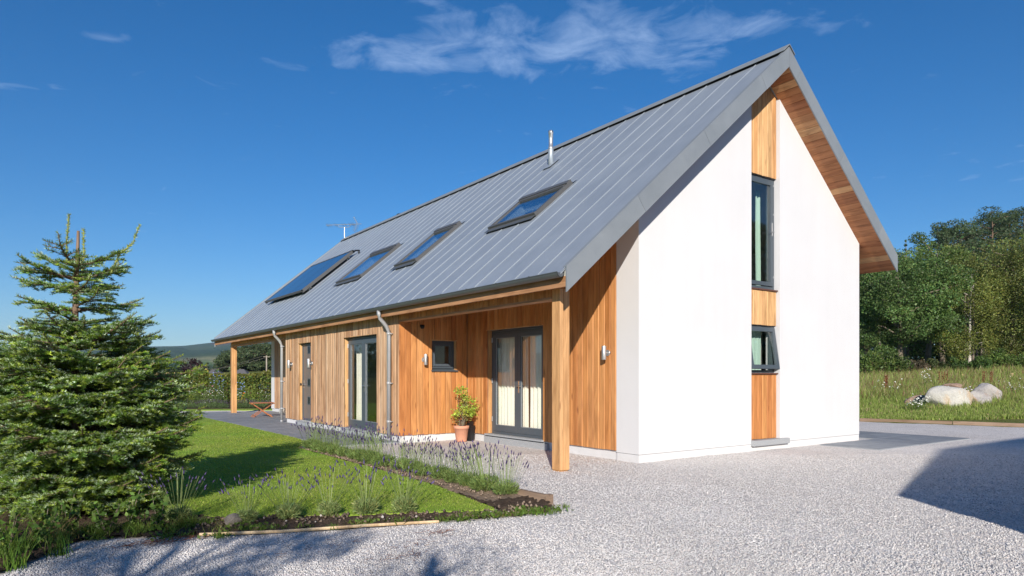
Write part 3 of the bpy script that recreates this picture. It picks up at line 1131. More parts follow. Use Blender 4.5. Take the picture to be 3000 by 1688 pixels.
# tall gable window
fr, Y0 = y_window((WIN_U[0] - 0.15, WIN_U[1], WIN_U[2] + 0.02, WIN_U[3]), 0.12, 0.0)
a, b, c, d = WIN_U[0] - 0.10, WIN_U[1] - 0.055, WIN_U[2] + 0.09, WIN_U[3] - 0.055
tri_frame(a, b, Y0 - 0.012, Y0 + 0.05, c, d, 0.075, MB(), 'y').build('sash', M_FRAME, fr)
MB().box(a + 0.07, b - 0.07, Y0 + 0.012, Y0 + 0.02, c + 0.07, d - 0.07).build('glass', M_GLASS, fr)
h = MB().box(b - 0.055, b - 0.020, Y0 - 0.022, Y0 - 0.0125, 4.05, 4.30)
h.tube([(b - 0.037, Y0 - 0.02, 4.12), (b - 0.037, Y0 - 0.06, 4.12), (b - 0.16, Y0 - 0.06, 4.115)], 0.009, 8)
h.build('handle', M_STEEL, fr)
for zz in (3.25, 4.45, 5.0):
    MB().box(WIN_U[1] - 0.045, WIN_U[1] - 0.03, Y0 - 0.008, Y0 - 0.0005, zz, zz + 0.035).build('fixing', M_GALV, fr)
MB().box(WIN_U[0] + 0.002, WIN_U[1] - 0.002, 0.035, Y0 + 0.02, WIN_U[2] - 0.012, WIN_U[2] + 0.012).build('sill', M_BROWNSILL, fr)

# lower gable window, top hung and pushed open
fr, Y0 = y_window((WIN_L[0] - 0.15, WIN_L[1], WIN_L[2] + 0.012, WIN_L[3]), 0.12, 0.0)
a, b = WIN_L[0] + 0.006, WIN_L[1] - 0.008
zt_, hh = WIN_L[3] - 0.03, 0.79
sash = tri_frame(a, b, -0.012, 0.045, -hh, 0, 0.075, MB(), 'y').build('sash', M_FRAME, fr, loc=(0, Y0 - 0.002, zt_), rot=(R(-8.5), 0, 0))
MB().box(a + 0.07, b - 0.07, 0.012, 0.02, -hh + 0.07, -0.07).build('glass', M_GLASS, fr, loc=(0, Y0 - 0.002, zt_), rot=(R(-8.5), 0, 0))
MB().box(WIN_L[0] + 0.002, WIN_L[1] - 0.002, 0.03, Y0 + 0.02, WIN_L[2] - 0.012, WIN_L[2] + 0.012).build('sill', M_BROWNSILL, fr)
MB().box(2.905, 4.03, -0.075, 0.09, 0.095, 0.195).build('stone_sill', M_GRANITE, house)

# wall lights
lamp_me = MB().lathe([(0.038, -0.115), (0.040, -0.11), (0.040, 0.11), (0.038, 0.115)], 16).mesh('lamp_body', M_GALV, True)
mount = MB().tube([(0, 0, 0), (0, -0.02, 0)], 0.05, 16)
mount.tube([(0, -0.018, 0), (0, -0.07, 0)], 0.014, 8)
mount_me = mount.mesh('wall_light', M_GALV, True)
for loc, rz in (((0.0, 0.69, 1.76), -90), ((-1.08, B1, 1.725), 0), ((XF0, 12.0, 1.725), -90), ((XF0, 10.32, 1.725), -90)):
    l = link('wall_light', mount_me, house, loc, (0, 0, R(rz)))
    link('lamp_body', lamp_me, l, (0, -0.10, 0))
s_ = MB().lathe([(0.028, -0.03), (0.045, 0.0), (0.045, 0.05)], 14, (-1.13, B1 - 0.05)).build('motion_sensor', M_BLACK, house, True, (0, 0, 2.40))

# ---- posts and porch beam
POSTS = ((-1.65, -0.036), (-1.65, 18.98))
for (px, py) in POSTS:
    p = MB().box(px + 0.012, px + 0.162, py + 0.012, py + 0.162, -0.02, 2.62).build('porch_post', M_POST, house)
    for (bx0, bx1, by0, by1) in ((px - 0.0, px + 0.0115, py + 0.004, py + 0.170), (px - 0.0, px + 0.058, py - 0.008, py + 0.0035), (px + 0.064, px + 0.174, py - 0.012, py + 0.0036), (px + 0.163, px + 0.174, py + 0.004, py + 0.170)):
        MB().box(bx0, bx1, by0, by1, 0.018, 2.63).build('post_board', M_POST, p)
for (ya, yb) in ((0.14, B1 - 0.002), (B2 + 0.002, 18.98)):
    bm = MB().box(-1.635, -1.49, ya, yb, 2.52, 2.62).build('porch_beam', M_TRIM, house)
    MB().box(-1.66, -1.48, ya, yb, 2.488, 2.5195).build('beam_trim', M_TRIM, bm)
    k = ya
    me_fb = None
    while k < yb - 0.05:
        w = min(0.138, yb - k)
        link('board', board_mesh(w - 0.004, 0.2, 0.2, M_CEDAR), house, (-1.637, k + 0.002, 2.523), (0, 0, R(90)))
        k += 0.138
# eaves
MB().box(-1.875, -1.835, Y_N + 0.035, Y_F - 0.03, 2.60, 2.745).build('eaves_board', M_TRIM, house)
MB().extrude([(-1.83, -0.44, 2.63), (-1.83, -0.44, 2.66), (0.0, -0.44, under(0) + 0.03), (0.0, -0.44, under(0))], (0, Y_F + 0.40, 0)).build('porch_ceiling', M_SOFFY, house)

# ---- roof
rf = MB()
rf.extrude([(-1.86, Y_N + 0.04, ztopL(-1.86) - 0.24), (-1.86, Y_N + 0.04, ztopL(-1.86) - 0.045), (XR, Y_N + 0.04, ZAT - 0.045), (WG + E_R - 0.03, Y_N + 0.04, ztopR(WG + E_R - 0.03) - 0.045), (WG + E_R - 0.03, Y_N + 0.04, ztopR(WG + E_R - 0.03) - 0.24), (XR, Y_N + 0.04, ZAT - 0.26)][::-1], (0, Y_F - Y_N - 0.08, 0))


def slope_poly(xa, xb, ya, yb, off, zf):
    return [(xa, ya, zf(xa) + off), (xb, ya, zf(xb) + off), (xb, yb, zf(xb) + off), (xa, yb, zf(xa) + off)]


# roof deck is cut where the rooflights and the rooms below need it: kept as strips
roof = link('roof', None, house)
SKY_L = ((-0.10, 0.80, 2.52, 4.10), (-0.50, 0.72, 6.53, 7.66), (-0.46, 0.72, 9.80, 11.60))
deck = MB()
cuts = sorted([(s[2] + 0.06, s[3] - 0.06, s[0] + 0.05, s[1] - 0.05) for s in SKY_L])
ys_ = [Y_N + 0.04] + [q for c in cuts for q in c[:2]] + [Y_F - 0.04]
for i in range(len(ys_) - 1):
    ya, yb = ys_[i], ys_[i + 1]
    spans = [(-1.86, XR)]
    if i % 2 == 1:
        c = cuts[i // 2]
        spans = [(-1.86, c[2]), (c[3], XR)]
    for xa, xb in spans:
        deck.extrude([(xa, ya, ztopL(xa) - 0.24), (xa, ya, ztopL(xa) - 0.034), (xb, ya, ztopL(xb) - 0.034), (xb, ya, ztopL(xb) - 0.24)][::-1], (0, yb - ya, 0))
xa, xb = XR + 0.001, WG + E_R - 0.03
deck.extrude([(xa, Y_N + 0.04, ztopR(xa) - 0.24), (xa, Y_N + 0.04, ztopR(xa) - 0.034), (xb, Y_N + 0.04, ztopR(xb) - 0.034), (xb, Y_N + 0.04, ztopR(xb) - 0.24)][::-1], (0, Y_F - Y_N - 0.08, 0))
deck.build('roof_deck', M_PLASTER, roof)

TW = 0.5635
XE = -1.955


def tray_mesh(w, xa, xb, zf, seam0=True):
    mb = MB()
    z0_ = zf(xa)
    rel = lambda x: zf(x) - z0_
    mb.extrude([(0, 0, -0.03), (xb - xa, 0, rel(xb) - 0.03), (xb - xa, 0, rel(xb)), (0, 0, 0)], (0, w - 0.001, 0))
    # standing seam: a raised double fold with a sloped foot
    d = 0.06 if xb > xa else -0.06
    sw, sh = 0.008, 0.016
    lo = [(d * .2, -sw, rel(xa + d * .2)), (xb - xa, -sw, rel(xb))]
    mb.add([(d * .2, -sw, rel(xa + d * .2)), (d * .2, sw, rel(xa + d * .2)), (d, -sw, rel(xa + d) + sh), (d, sw, rel(xa + d) + sh), (xb - xa, -sw, rel(xb) + sh), (xb - xa, sw, rel(xb) + sh), (xb - xa, -sw, rel(xb)), (xb - xa, sw, rel(xb))],
           [(0, 2, 3, 1), (2, 4, 5, 3), (4, 6, 7, 5), (0, 6, 4, 2), (1, 3, 5, 7), (0, 1, 7, 6)])
    return mb.mesh('roof_tray', M_ZINC)


full = tray_mesh(TW, XE, XR - 0.03, ztopL)
fullr = tray_mesh(TW, WG + E_R + 0.02, XR + 0.03, ztopR)
segs = [(-0.432, 0.131 + 0.432)]
yy = 0.131
k = 0
_tc = {}
while yy < Y_F - 0.05:
    y2 = min(yy + TW, Y_F - 0.02)
    w = y2 - yy
    # leave out the part of a tray under a rooflight
    spans = [(XE, XR - 0.03)]
    parts = [(yy, y2)]
    hit = [s for s in SKY_L if s[2] + 0.05 < y2 and s[3] - 0.05 > yy]
    if hit:
        s = hit[0]
        a_, b_ = max(yy, s[2] + 0.05), min(y2, s[3] - 0.05)
        for (pa, pb, cut) in ((yy, a_, False), (a_, b_, True), (b_, y2, False)):
            if pb - pa < 0.01:
                continue
            for (xa, xb) in ([(XE, s[0] + 0.04), (s[1] - 0.04, XR - 0.03)] if cut else [(XE, XR - 0.03)]):
                z0_ = ztopL(xa)
                mb = MB().extrude([(0, 0, -0.03), (xb - xa, 0, ztopL(xb) - z0_ - 0.03), (xb - xa, 0, ztopL(xb) - z0_), (0, 0, 0)], (0, pb - pa - 0.0005, 0))
                if pa == yy:
                    lo = 0.06 if xa == XE else 0.0
                    mb.extrude([(lo, -0.009, ztopL(xa + lo) - z0_), (xb - xa, -0.009, ztopL(xb) - z0_), (xb - xa, -0.009, ztopL(xb) - z0_ + 0.016), (lo + 0.03, -0.009, ztopL(xa + lo + .03) - z0_ + 0.016)], (0, 0.018, 0))
                link('roof_tray', mb.mesh('roof_tray', M_ZINC), roof, (xa, pa, z0_))
    else:
        me = full if abs(w - TW) < 1e-6 else tray_mesh(w, XE, XR - 0.03, ztopL)
        link('roof_tray', me, roof, (XE, yy, ztopL(XE)))
    me = fullr if abs(w - TW) < 1e-6 else tray_mesh(w, WG + E_R + 0.02, XR + 0.03, ztopR)
    link('roof_tray', me, roof, (WG + E_R + 0.02, yy, ztopR(WG + E_R + 0.02)))
    yy += TW
    k += 1
link('roof_tray', tray_mesh(0.131 + 0.43, XE, XR - 0.03, ztopL), roof, (XE, -0.43, ztopL(XE)))
link('roof_tray', tray_mesh(0.131 + 0.43, WG + E_R + 0.02, XR + 0.03, ztopR), roof, (WG + E_R + 0.02, -0.43, ztopR(WG + E_R + 0.02)))

# ridge: vent strip and capping in lengths
MB().extrude([(XR - 0.13, Y_N + 0.02, ztopL(XR - 0.13) - 0.0), (XR, Y_N + 0.02, ZAT + 0.065), (XR + 0.13, Y_N + 0.02, ztopR(XR + 0.13)), (XR, Y_N + 0.02, ZAT - 0.1)][::-1], (0, Y_F - Y_N - 0.06, 0)).build('ridge_vent', M_BLACK, roof)
yy = Y_N - 0.01
while yy < Y_F - 0.05:
    y2 = min(yy + 2.99, Y_F)
    c = MB()
    for sgn, kk in ((-1, K_S), (1, K_R)):
        xo = XR + sgn * 0.17
        zz = ZAT + 0.085 - kk * 0.17
        c.extrude([(XR, yy, ZAT + 0.085), (xo, yy, zz), (xo, yy, zz - 0.020), (XR, yy, ZAT + 0.070)], (0, y2 - yy - 0.004, 0))
    c.build('ridge_cap', M_ZINCB, roof)
    yy += 2.99


# verge trims in lengths with fine joints
def verge(xa, xb, zf, yf, cut0, cut1, kk):
    dx = BD * math.cos(math.atan(kk)) * math.sin(math.atan(kk)) * (1 if kk > 0 else 1)
    sg = 1 if zf is ztopL else -1
    ta, tb = xa, xb
    ba = xa + (sg * dx if cut0 else 0)
    bb = xb + (sg * dx if cut1 else 0)
    g_ = 0.003
    m = MB()
    if sg < 0 and not cut0:
        pass
    m.extrude([(ba + g_, yf, zf(ba) - BD), (bb - g_, yf, zf(bb) - BD), (tb - g_, yf, zf(tb) + 0.02), (ta + g_, yf, zf(ta) + 0.02)], (0, 0.024, 0))
    m.extrude([(ta + g_, yf, zf(ta) + 0.0205), (tb - g_, yf, zf(tb) + 0.0205), (tb - g_, yf, zf(tb) + 0.034), (ta + g_, yf, zf(ta) + 0.034)], (0, 0.075, 0))
    m.build('verge_trim', M_ZINCB, roof)


for yf in (Y_N, Y_F - 0.024):
    cuts_ = [-E_L, -0.51, 1.003, 2.526, XR - 0.0]
    for i in range(4):
        verge(cuts_[i], cuts_[i + 1], ztopL, yf, i > 0, i < 3, K_S)
    cuts_ = [XR, 3.75, 5.25, 6.75, WG + E_R]
    for i in range(4):
        verge(cuts_[i], cuts_[i + 1], ztopR, yf, i > 0, i < 3, K_R)

# right-hand soffit boards (short over the gable, long along the eaves)
ca = math.cos(math.atan(K_R))
sw = 0.150
n = int((E_R + WG - XR) / ca / sw)


def soffit_z(x):
    return ztopR(x) - BD + 0.035


for i in range(n):
    xa = XR + (i * sw + 0.001) * ca
    xb = XR + ((i + 1) * sw - 0.010) * ca
    y2 = 0.03 if xb < WG + 0.02 else LGF
    q = MB().extrude([(0, 0, 0), (0, 0, 0.022), (xb - xa, 0, soffit_z(xb) - soffit_z(xa) + 0.022), (xb - xa, 0, soffit_z(xb) - soffit_z(xa))], (0, y2 - (Y_N + 0.025), 0))
    q.build('soffit_board', M_SOFFY, roof, loc=(xa, Y_N + 0.025, soffit_z(xa)))
MB().extrude([(0.0, Y_N + 0.025, ztopL(0.0) - BD + 0.035), (0, Y_N + 0.025, ztopL(0) - BD + 0.057), (XR, Y_N + 0.025, ZAT - BD + 0.057), (XR, Y_N + 0.025, ZAT - BD + 0.035)], (0, 0.5, 0)).build('soffit_board', M_SOFFY, roof)


# gutters
def half_pipe(cx, cz, r, ya, yb, n=10):
    m = MB()
    prof = [(cx + r * math.cos(a), cz + r * math.sin(a)) for a in np.linspace(math.pi, 2 * math.pi, n)]
    inn = [(cx + (r - 0.006) * math.cos(a), cz + (r - 0.006) * math.sin(a)) for a in np.linspace(2 * math.pi, math.pi, n)]
    m.extrude([(x, ya, z) for x, z in prof + inn], (0, yb - ya, 0))
    m.tube([(cx - r, ya, cz + 0.004), (cx - r, yb, cz + 0.004)], 0.009, 6)
    m.tube([(cx + r, ya, cz + 0.004), (cx + r, yb, cz + 0.004)], 0.006, 6)
    for y in (ya, yb - 0.004):
        m.extrude([(x, y, z) for x, z in prof], (0, 0.004, 0))
    return m


gut = half_pipe(-1.95, 2.785, 0.065, -0.425, 20.72).build('gutter', M_GUTTER, house, smooth=False)
yy = 0.2
br_me = MB().box(-0.072, 0.07, 0, 0.03, -0.001, 0.012).mesh('gutter_bracket', M_GUTTER)
while yy < 20.6:
    link('gutter_bracket', br_me, gut, (-1.95, yy, 2.792))
    yy += 0.85
half_pipe(WG + E_R + 0.055, ztopR(WG + E_R) - 0.08, 0.06, -0.45, 20.72).build('gutter', M_GUTTER, house)


def downpipe(x0, y, zt, x1, parent=house):
    pts = [(x0, y, zt), (x0, y, zt - 0.09), (x0 + 0.03, y, zt - 0.16), (x0 + 0.10, y, zt - 0.235), (x1 - 0.06, y, zt - 0.31), (x1 - 0.015, y, zt - 0.38), (x1, y, zt - 0.46), (x1, y, 0.03)]
    p = MB().tube(pts, 0.040, 14).build('downpipe', M_PIPE, parent, True)
    for zz in (zt - 0.50, 1.20, 0.40, 0.03):
        c = MB().tube([(x1, y, zz), (x1, y, zz + 0.06)], 0.0432, 14)
        if zz > 0.1:
            c.box(x1 + 0.0, x1 + 0.08, y - 0.050, y - 0.040, zz + 0.02, zz + 0.04)
        c.build('collar', M_PIPE, p, True)


downpipe(-1.95, 5.45, 2.73, -1.725)
downpipe(-1.95, 12.72, 2.73, -1.725)
pts = [(WG + E_R + 0.03, 0.75, 3.80), (WG + E_R + 0.0, 0.75, 3.66), (WG + 0.50, 0.75, 3.58), (WG + 0.12, 0.75, 3.34), (WG + 0.06, 0.75, 3.2), (WG + 0.06, 0.75, 0.05)]
pts = [(WG + 0.28, 0.5, 3.98), (WG + 0.28, 0.5, 3.86), (WG + 0.25, 0.5, 3.80), (WG + 0.17, 0.5, 3.735), (WG + 0.08, 0.5, 3.67), (WG + 0.06, 0.5, 3.58), (WG + 0.06, 0.5, 0.02)]
MB().tube(pts, 0.045, 14).build('downpipe', M_PIPE, house, True)

# rooflights
SA = math.atan(K_S)


def on_slope(x, y, off=0.0):
    return (x - math.sin(SA) * off, y, ztopL(x) + math.cos(SA) * off)


for (xa, xb, ya, yb) in SKY_L:
    Ls = (xb - xa) / math.cos(SA)
    Wd = yb - ya
    org = on_slope(xa, ya)
    rot = (0, -SA, 0)                       # local x runs up the slope
    fr = MB()
    fr.box(0, 0.055, 0, Wd, -0.10, 0.085).box(Ls - 0.13, Ls, 0, Wd, -0.10, 0.10).box(0.0551, Ls - 0.1301, 0, 0.05, -0.10, 0.075).box(0.0551, Ls - 0.1301, Wd - 0.05, Wd, -0.10, 0.075)
    o = fr.build('rooflight', M_DARKF, house, loc=org, rot=rot)
    sa = MB()
    sa.box(0.06, 0.10, 0.055, Wd - 0.055, 0.01, 0.072).box(Ls - 0.21, Ls - 0.135, 0.055, Wd - 0.055, 0.01, 0.085).box(0.1001, Ls - 0.2101, 0.055, 0.095, 0.01, 0.068).box(0.1001, Ls - 0.2101, Wd - 0.095, Wd - 0.055, 0.01, 0.068)
    sa.build('sash', M_DARKF, o)
    MB().box(0.095, Ls - 0.20, 0.09, Wd - 0.09, 0.045, 0.055).build('glass', M_ROOFGLASS, o)
    MB().box(Ls + 0.002, Ls + 0.14, -0.03, Wd + 0.03, 0.030, 0.036).build('flashing', M_ZINC, o)
    MB().box(-0.14, -0.002, 0.0, Wd, 0.038, 0.046).build('apron', M_GUTTER, o)
    rv = MB()
    rv.box(0.02, Ls - 0.02, 0.02, 0.05, -0.34, -0.101).box(0.02, Ls - 0.02, Wd - 0.05, Wd - 0.02, -0.34, -0.101).box(0.02, 0.05, 0.051, Wd - 0.051, -0.34, -0.1012).box(Ls - 0.05, Ls - 0.02, 0.051, Wd - 0.051, -0.34, -0.1012)
    rv.build('reveal', M_FARW, o)

# solar collector
xa, xb, ya, yb = -0.48, 1.28, 14.35, 18.50
Ls = (xb - xa) / math.cos(SA)
org = on_slope(xa, ya, 0.10)
so = MB().box(0.02, Ls - 0.02, 0.02, yb - ya - 0.02, 0.0, 0.055).build('solar_collector', M_BLACK, house, loc=org, rot=(0, -SA, 0))
pw = (yb - ya) / 3
for i in range(3):
    MB().box(0.03, Ls - 0.03, i * pw + 0.015, (i + 1) * pw - 0.012, 0.056, 0.072).build('solar_panel', M_SOLAR, so)
    tri = MB()
    tri.box(-0.01, 0.03, i * pw, (i + 1) * pw, 0.02, 0.082).box(Ls - 0.03, Ls + 0.012, i * pw, (i + 1) * pw, 0.02, 0.082)
    tri.build('panel_frame', M_DARKF, so)
for i, yv in enumerate((0.0, yb - ya - 0.03)):
    MB().box(-0.01, Ls + 0.01, yv, yv + 0.03, -0.02, 0.0825).build('panel_frame', M_DARKF, so)
for xv in (0.25, Ls - 0.35):
    MB().box(xv, xv + 0.045, -0.12, yb - ya + 0.1, -0.05, -0.002).build('rail', M_DARKF, so)
    for j in range(8):
        MB().box(xv, xv + 0.04, 0.1 + j * 0.55, 0.14 + j * 0.55, -0.10, -0.0505).build('bracket', M_GALV, so)
MB().tube([(Ls - 0.05, -0.02, 0.03), (Ls + 0.02, -0.12, 0.02), (Ls + 0.05, -0.28, -0.03), (Ls - 0.05, -0.35, -0.08)], 0.028, 8).build('pipe', M_BLACK, so, True)

# flue, cowl, aerial
fx, fy = 2.30, 5.07
zr = ztopL(fx)
fl = MB().lathe([(0.062, zr - 0.15), (0.062, zr + 0.38), (0.065, zr + 0.385), (0.065, zr + 0.43), (0.058, zr + 0.435), (0.052, zr + 0.44), (0.052, zr + 0.75), (0.060, zr + 0.755), (0.058, zr + 0.80), (0.048, zr + 0.825), (0.02, zr + 0.83)], 18, (fx, fy)).build('flue', M_GALV, house, True)
MB().lathe([(0.064, zr - 0.15), (0.064, zr + 0.36), (0.062, zr + 0.37)], 18, (fx, fy)).build('sleeve', M_ZINC, fl, True)
for a_ in range(8):
    w_ = a_ * math.pi / 4
    MB().box(-0.009, 0.009, 0.047, 0.0585, zr + 0.775, zr + 0.815).build('vent_slot', M_BLACK, fl, loc=(fx, fy, 0), rot=(0, 0, w_))
MB().extrude([(fx - 0.16, fy - 0.16, ztopL(fx - 0.16) + 0.037), (fx + 0.16, fy - 0.16, ztopL(fx + 0.16) + 0.037), (fx + 0.16, fy - 0.16, ztopL(fx + 0.16) + 0.047), (fx - 0.16, fy - 0.16, ztopL(fx - 0.16) + 0.047)], (0, 0.32, 0)).build('flashing', M_ZINC, fl)
cw = MB().lathe([(0.05, 7.1), (0.05, 7.40), (0.04, 7.41)], 14, (3.55, 15.6)).build('roof_vent', M_GALV, house, True)
MB().lathe([(0.01, 7.475), (0.135, 7.44), (0.14, 7.448), (0.02, 7.49)], 18, (3.55, 15.6)).build('cowl', M_BLACK, cw, True)

mz = 7.38
ax, ay = XR, 20.62
ae = MB().tube([(ax, ay, ZAT - 0.1), (ax, ay, 7.84)], 0.020, 8).build('aerial', M_GALV, house)
d_ = np.array([RT[0], RT[1]])


def ap(s, z, o=0.0):
    return (ax + d_[0] * s + FW[0] * o, ay + d_[1] * s + FW[1] * o, z)


MB().tube([ap(-0.79, 7.93), ap(0.74, 7.985)], 0.014, 6).build('boom', M_GALV, ae)
MB().tube([ap(-0.26, 7.945), ap(-0.25, 7.87), ap(-0.20, 7.84), ap(0.18, 7.845), ap(0.24, 7.88), ap(0.26, 7.955)], 0.012, 6).build('cradle', M_GALV, ae)
el = MB()
for s in (-0.74, -0.67, -0.57, -0.39, -0.32, -0.06, 0.05, 0.23, 0.31, 0.36, 0.42):
    el.tube([ap(s - 0.06, 7.93 + s * 0.036 + 0.09, -0.05), ap(s + 0.06, 7.93 + s * 0.036 - 0.06, 0.05)], 0.006, 4)
    el.tube([ap(s - 0.02, 7.93 + s * 0.036 - 0.02, 0), ap(s + 0.05, 7.93 + s * 0.036 + 0.05, 0)], 0.006, 4)
el.build('elements', M_DARKF, ae)
rfm = MB().tube([ap(0.40, 8.29), ap(0.56, 8.0)], 0.014, 6).tube([ap(0.55, 7.98), ap(0.43, 7.66)], 0.012, 6)
for t_ in np.linspace(0.1, 1, 5):
    p = (0.55 - 0.12 * t_, 7.98 - 0.32 * t_)
    rfm.tube([ap(p[0] - 0.08, p[1] + 0.03, -0.05), ap(p[0] + 0.08, p[1] - 0.03, 0.05)], 0.005, 4)
rfm.tube([ap(0.47, 7.97), ap(0.36, 7.70)], 0.005, 4).tube([ap(0.62, 7.92), ap(0.50, 7.63)], 0.005, 4)
for t_ in np.linspace(0.1, 0.9, 4):
    p = (0.40 + 0.16 * t_, 8.29 - 0.29 * t_)
    rfm.tube([ap(p[0] - 0.05, p[1] - 0.03, -0.05), ap(p[0] + 0.05, p[1] + 0.03, 0.05)], 0.005, 4)
rfm.build('reflector', M_GALV, ae)

# ------------------------------------------------------------------ inside things


def curtain(label, x, y0, y1, z0, z1, mat, seed, amp=0.035):
    r = np.random.default_rng(seed)
    n = int((y1 - y0) / 0.012)
    a = np.linspace(0, 1, n)
    ph = np.cumsum(r.uniform(0.5, 1.5, n))
    ph = ph / ph[-1] * (y1 - y0) / 0.115 * 2 * math.pi
    zz = np.linspace(z0, z1, 10)
    V, F = [], []
    for j, z in enumerate(zz):
        k = 0.8 + 0.2 * (1 - j / 9)
        xx = x + amp * k * np.sin(ph) + 0.006 * np.sin(ph * 2.3 + j * 0.5)
        V.append(np.stack([xx, y0 + (y1 - y0) * a, np.full(n, z)], 1))
    V = np.concatenate(V)
    i, k = np.meshgrid(np.arange(9), np.arange(n - 1), indexing='ij')
    F = np.stack([i * n + k, i * n + k + 1, (i + 1) * n + k + 1, (i + 1) * n + k], -1).reshape(-1, 4)
    o = link('curtain', mk('curtain', V, F, mat, smooth=True))
    sol = o.modifiers.new('thick', 'SOLIDIFY')
    sol.thickness = 0.004
    tag(o, label, 'curtain', 'curtains behind the glazed doors')
    return o


curtain('cream curtain behind the left leaf of the porch glazed door', 0.30, 3.32, 4.50, 0.16, 2.42, M_CURTAIN, 1)
curtain('cream curtain behind the right leaf of the porch glazed door', 0.305, 2.30, 3.26, 0.16, 2.42, M_CURTAIN, 2)
curtain('cream curtain behind the left leaf of the glazed door in the weathered wall', XF0 + 0.42, 7.72, 8.30, 0.15, 2.40, M_CURTAIN, 3)
curtain('pale green curtain behind the right leaf of the glazed door in the weathered wall', XF0 + 0.42, 6.75, 7.12, 0.15, 2.40, M_BLIND, 4)
o = curtain('pale green curtain behind the open lower gable window', 0, -0.25, 0.68, 1.2, 2.45, M_BLIND, 5, 0.010)
o.rotation_euler = (0, 0, R(-90))
o.location = (3.0, 0.33, 0)
o['group'] = 'curtains behind the gable windows'
o = curtain('slim pale green curtain behind the tall gable window', 0, -0.08, 0.08, 2.9, 5.0, M_BLIND, 6, 0.02)
o.rotation_euler = (0, 0, R(-90))
o.location = (3.72, 0.42, 0)
o['group'] = 'curtains behind the gable windows'
ch = thing('chair', 'wooden chair seen low through the tall gable window', 'chair', (3.42, 0.95, 2.72), R(200))
MB().box(-0.2, 0.2, -0.2, 0.2, 0.43, 0.46).build('seat', M_CHAIR, ch)
for sx in (-0.18, 0.18):
    MB().tube([(sx, -0.18, 0), (sx, -0.18, 0.43)], 0.018, 6).build('leg', M_CHAIR, ch)
    MB().tube([(sx, 0.18, 0), (sx, 0.19, 0.46), (sx, 0.25, 0.88)], 0.018, 6).build('leg', M_CHAIR, ch)
MB().box(-0.18, 0.18, 0.225, 0.245, 0.70, 0.86).build('backrest', M_CHAIR, ch)

# ------------------------------------------------------------------ foliage tools


def leaves(P, size, cols, seed=0, aspect=0.6, up=0.0, jitter=0.25):
    """one bent-free quad per point, random facing"""
    r = np.random.default_rng(seed)
    n = len(P)
    nrm = r.normal(size=(n, 3))
    nrm[:, 2] += up
    nrm /= np.linalg.norm(nrm, axis=1)[:, None]
    t = r.normal(size=(n, 3))
    t -= (t * nrm).sum(1)[:, None] * nrm
    t /= np.linalg.norm(t, axis=1)[:, None]
    b = np.cross(nrm, t)
    s = (size if np.isscalar(size) else np.asarray(size)[:, None]) * (1 + jitter * r.normal(size=(n, 1)))
    t = t * s * 0.5
    b = b * s * 0.5 * aspect
    V = np.stack([P - t, P + b * 1.0 - t * 0.1, P + t, P - b - t * 0.1], 1).reshape(-1, 3)
    F = np.arange(4 * n).reshape(n, 4)
    C = np.repeat(cols, 4, axis=0)
    return V, F, C


def tube_np(pts, rad, n=6):
    m = MB().tube(pts, rad, n)
    return m


def col_var(base, n, seed, amt=0.25, hue=0.12):
    r = np.random.default_rng(seed)
    k = np.exp(r.normal(0, amt, (n, 1)))
    c = np.array(base)[None, :] * k
    c[:, 0] *= np.exp(r.normal(0, hue, n))
    return np.clip(c, 0, 1)


def crown_clumps(h, w, seed, nc, zc, rz, zmin, shell=0.55):
    r = np.random.default_rng(seed)
    out = []
    while len(out) < nc:
        p = r.normal(size=3)
        p /= np.linalg.norm(p)
        p *= r.uniform(shell, 1.0)
        q = np.array([p[0] * w / 2, p[1] * w / 2, zc * h + p[2] * rz * h])
        if q[2] > zmin * h:
            out.append(q)
    return np.array(out)


def build_broadleaf(name, label, loc, h, w, col, seed, cat='tree', group=None, bark=M_GREYBARK, nc=46, per=380, leaf=0.14, zc=0.56, rz=0.44, zmin=0.12, droop=0.0, clump=0.15, tr=0.02, rot=0.0):
    r = np.random.default_rng(seed)
    T = thing(name, label, cat, loc, rot, group)
    m = MB()
    lean = r.normal(0, 0.02, 2)
    tp = [(lean[0] * h * k + 0.06 * math.sin(k * 5 + seed), lean[1] * h * k, h * 0.86 * k - (0.3 if k == 0 else 0)) for k in np.linspace(0, 1, 7)]
    m.tube(tp, [h * tr * (1.25 - k * 1.15) for k in np.linspace(0, 1, 7)], 9)
    C = crown_clumps(h, w, seed, nc, zc, rz, zmin)
    for i in r.permutation(len(C))[:16]:
        c = C[i]
        z0 = max(0.15 * h, min(c[2] - 0.25 * math.hypot(c[0], c[1]) - 0.05 * h, 0.8 * h))
        k = z0 / (0.86 * h)
        p0 = (lean[0] * h * k, lean[1] * h * k, z0)
        pm = (p0[0] * .5 + c[0] * .5, p0[1] * .5 + c[1] * .5, (z0 + c[2]) / 2 + 0.03 * h)
        m.tube([p0, pm, tuple(c)], [h * tr * 0.42, h * tr * 0.28, h * tr * 0.08], 5)
    m.build('trunk', bark, T, True)
    P, cols = [], []
    for i, c in enumerate(C):
        n = int(per * r.uniform(0.7, 1.3))
        d = r.normal(size=(n, 3))
        d /= np.linalg.norm(d, axis=1)[:, None]
        rad = clump * w * r.uniform(0.75, 1.35)
        p = c + d * rad * (r.uniform(0.25, 1.0, (n, 1)) ** 0.5) * np.array([1, 1, 0.72 + droop])
        if droop:
            p[:, 2] -= droop * r.uniform(0, 1.2, n) * rad
        P.append(p)
        k = math.exp(r.normal(0, 0.22))
        cc = col_var(np.array(col) * k, n, seed * 100 + i, 0.25)
        cols.append(cc)
    P = np.concatenate(P)
    ok = P[:, 2] > 0.05
    V, F, Cc = leaves(P[ok], leaf, np.concatenate(cols)[ok], seed, 0.62, 0.25)
    link('crown', mk('crown', V, F, M_LEAF, Cc), T)
    return T


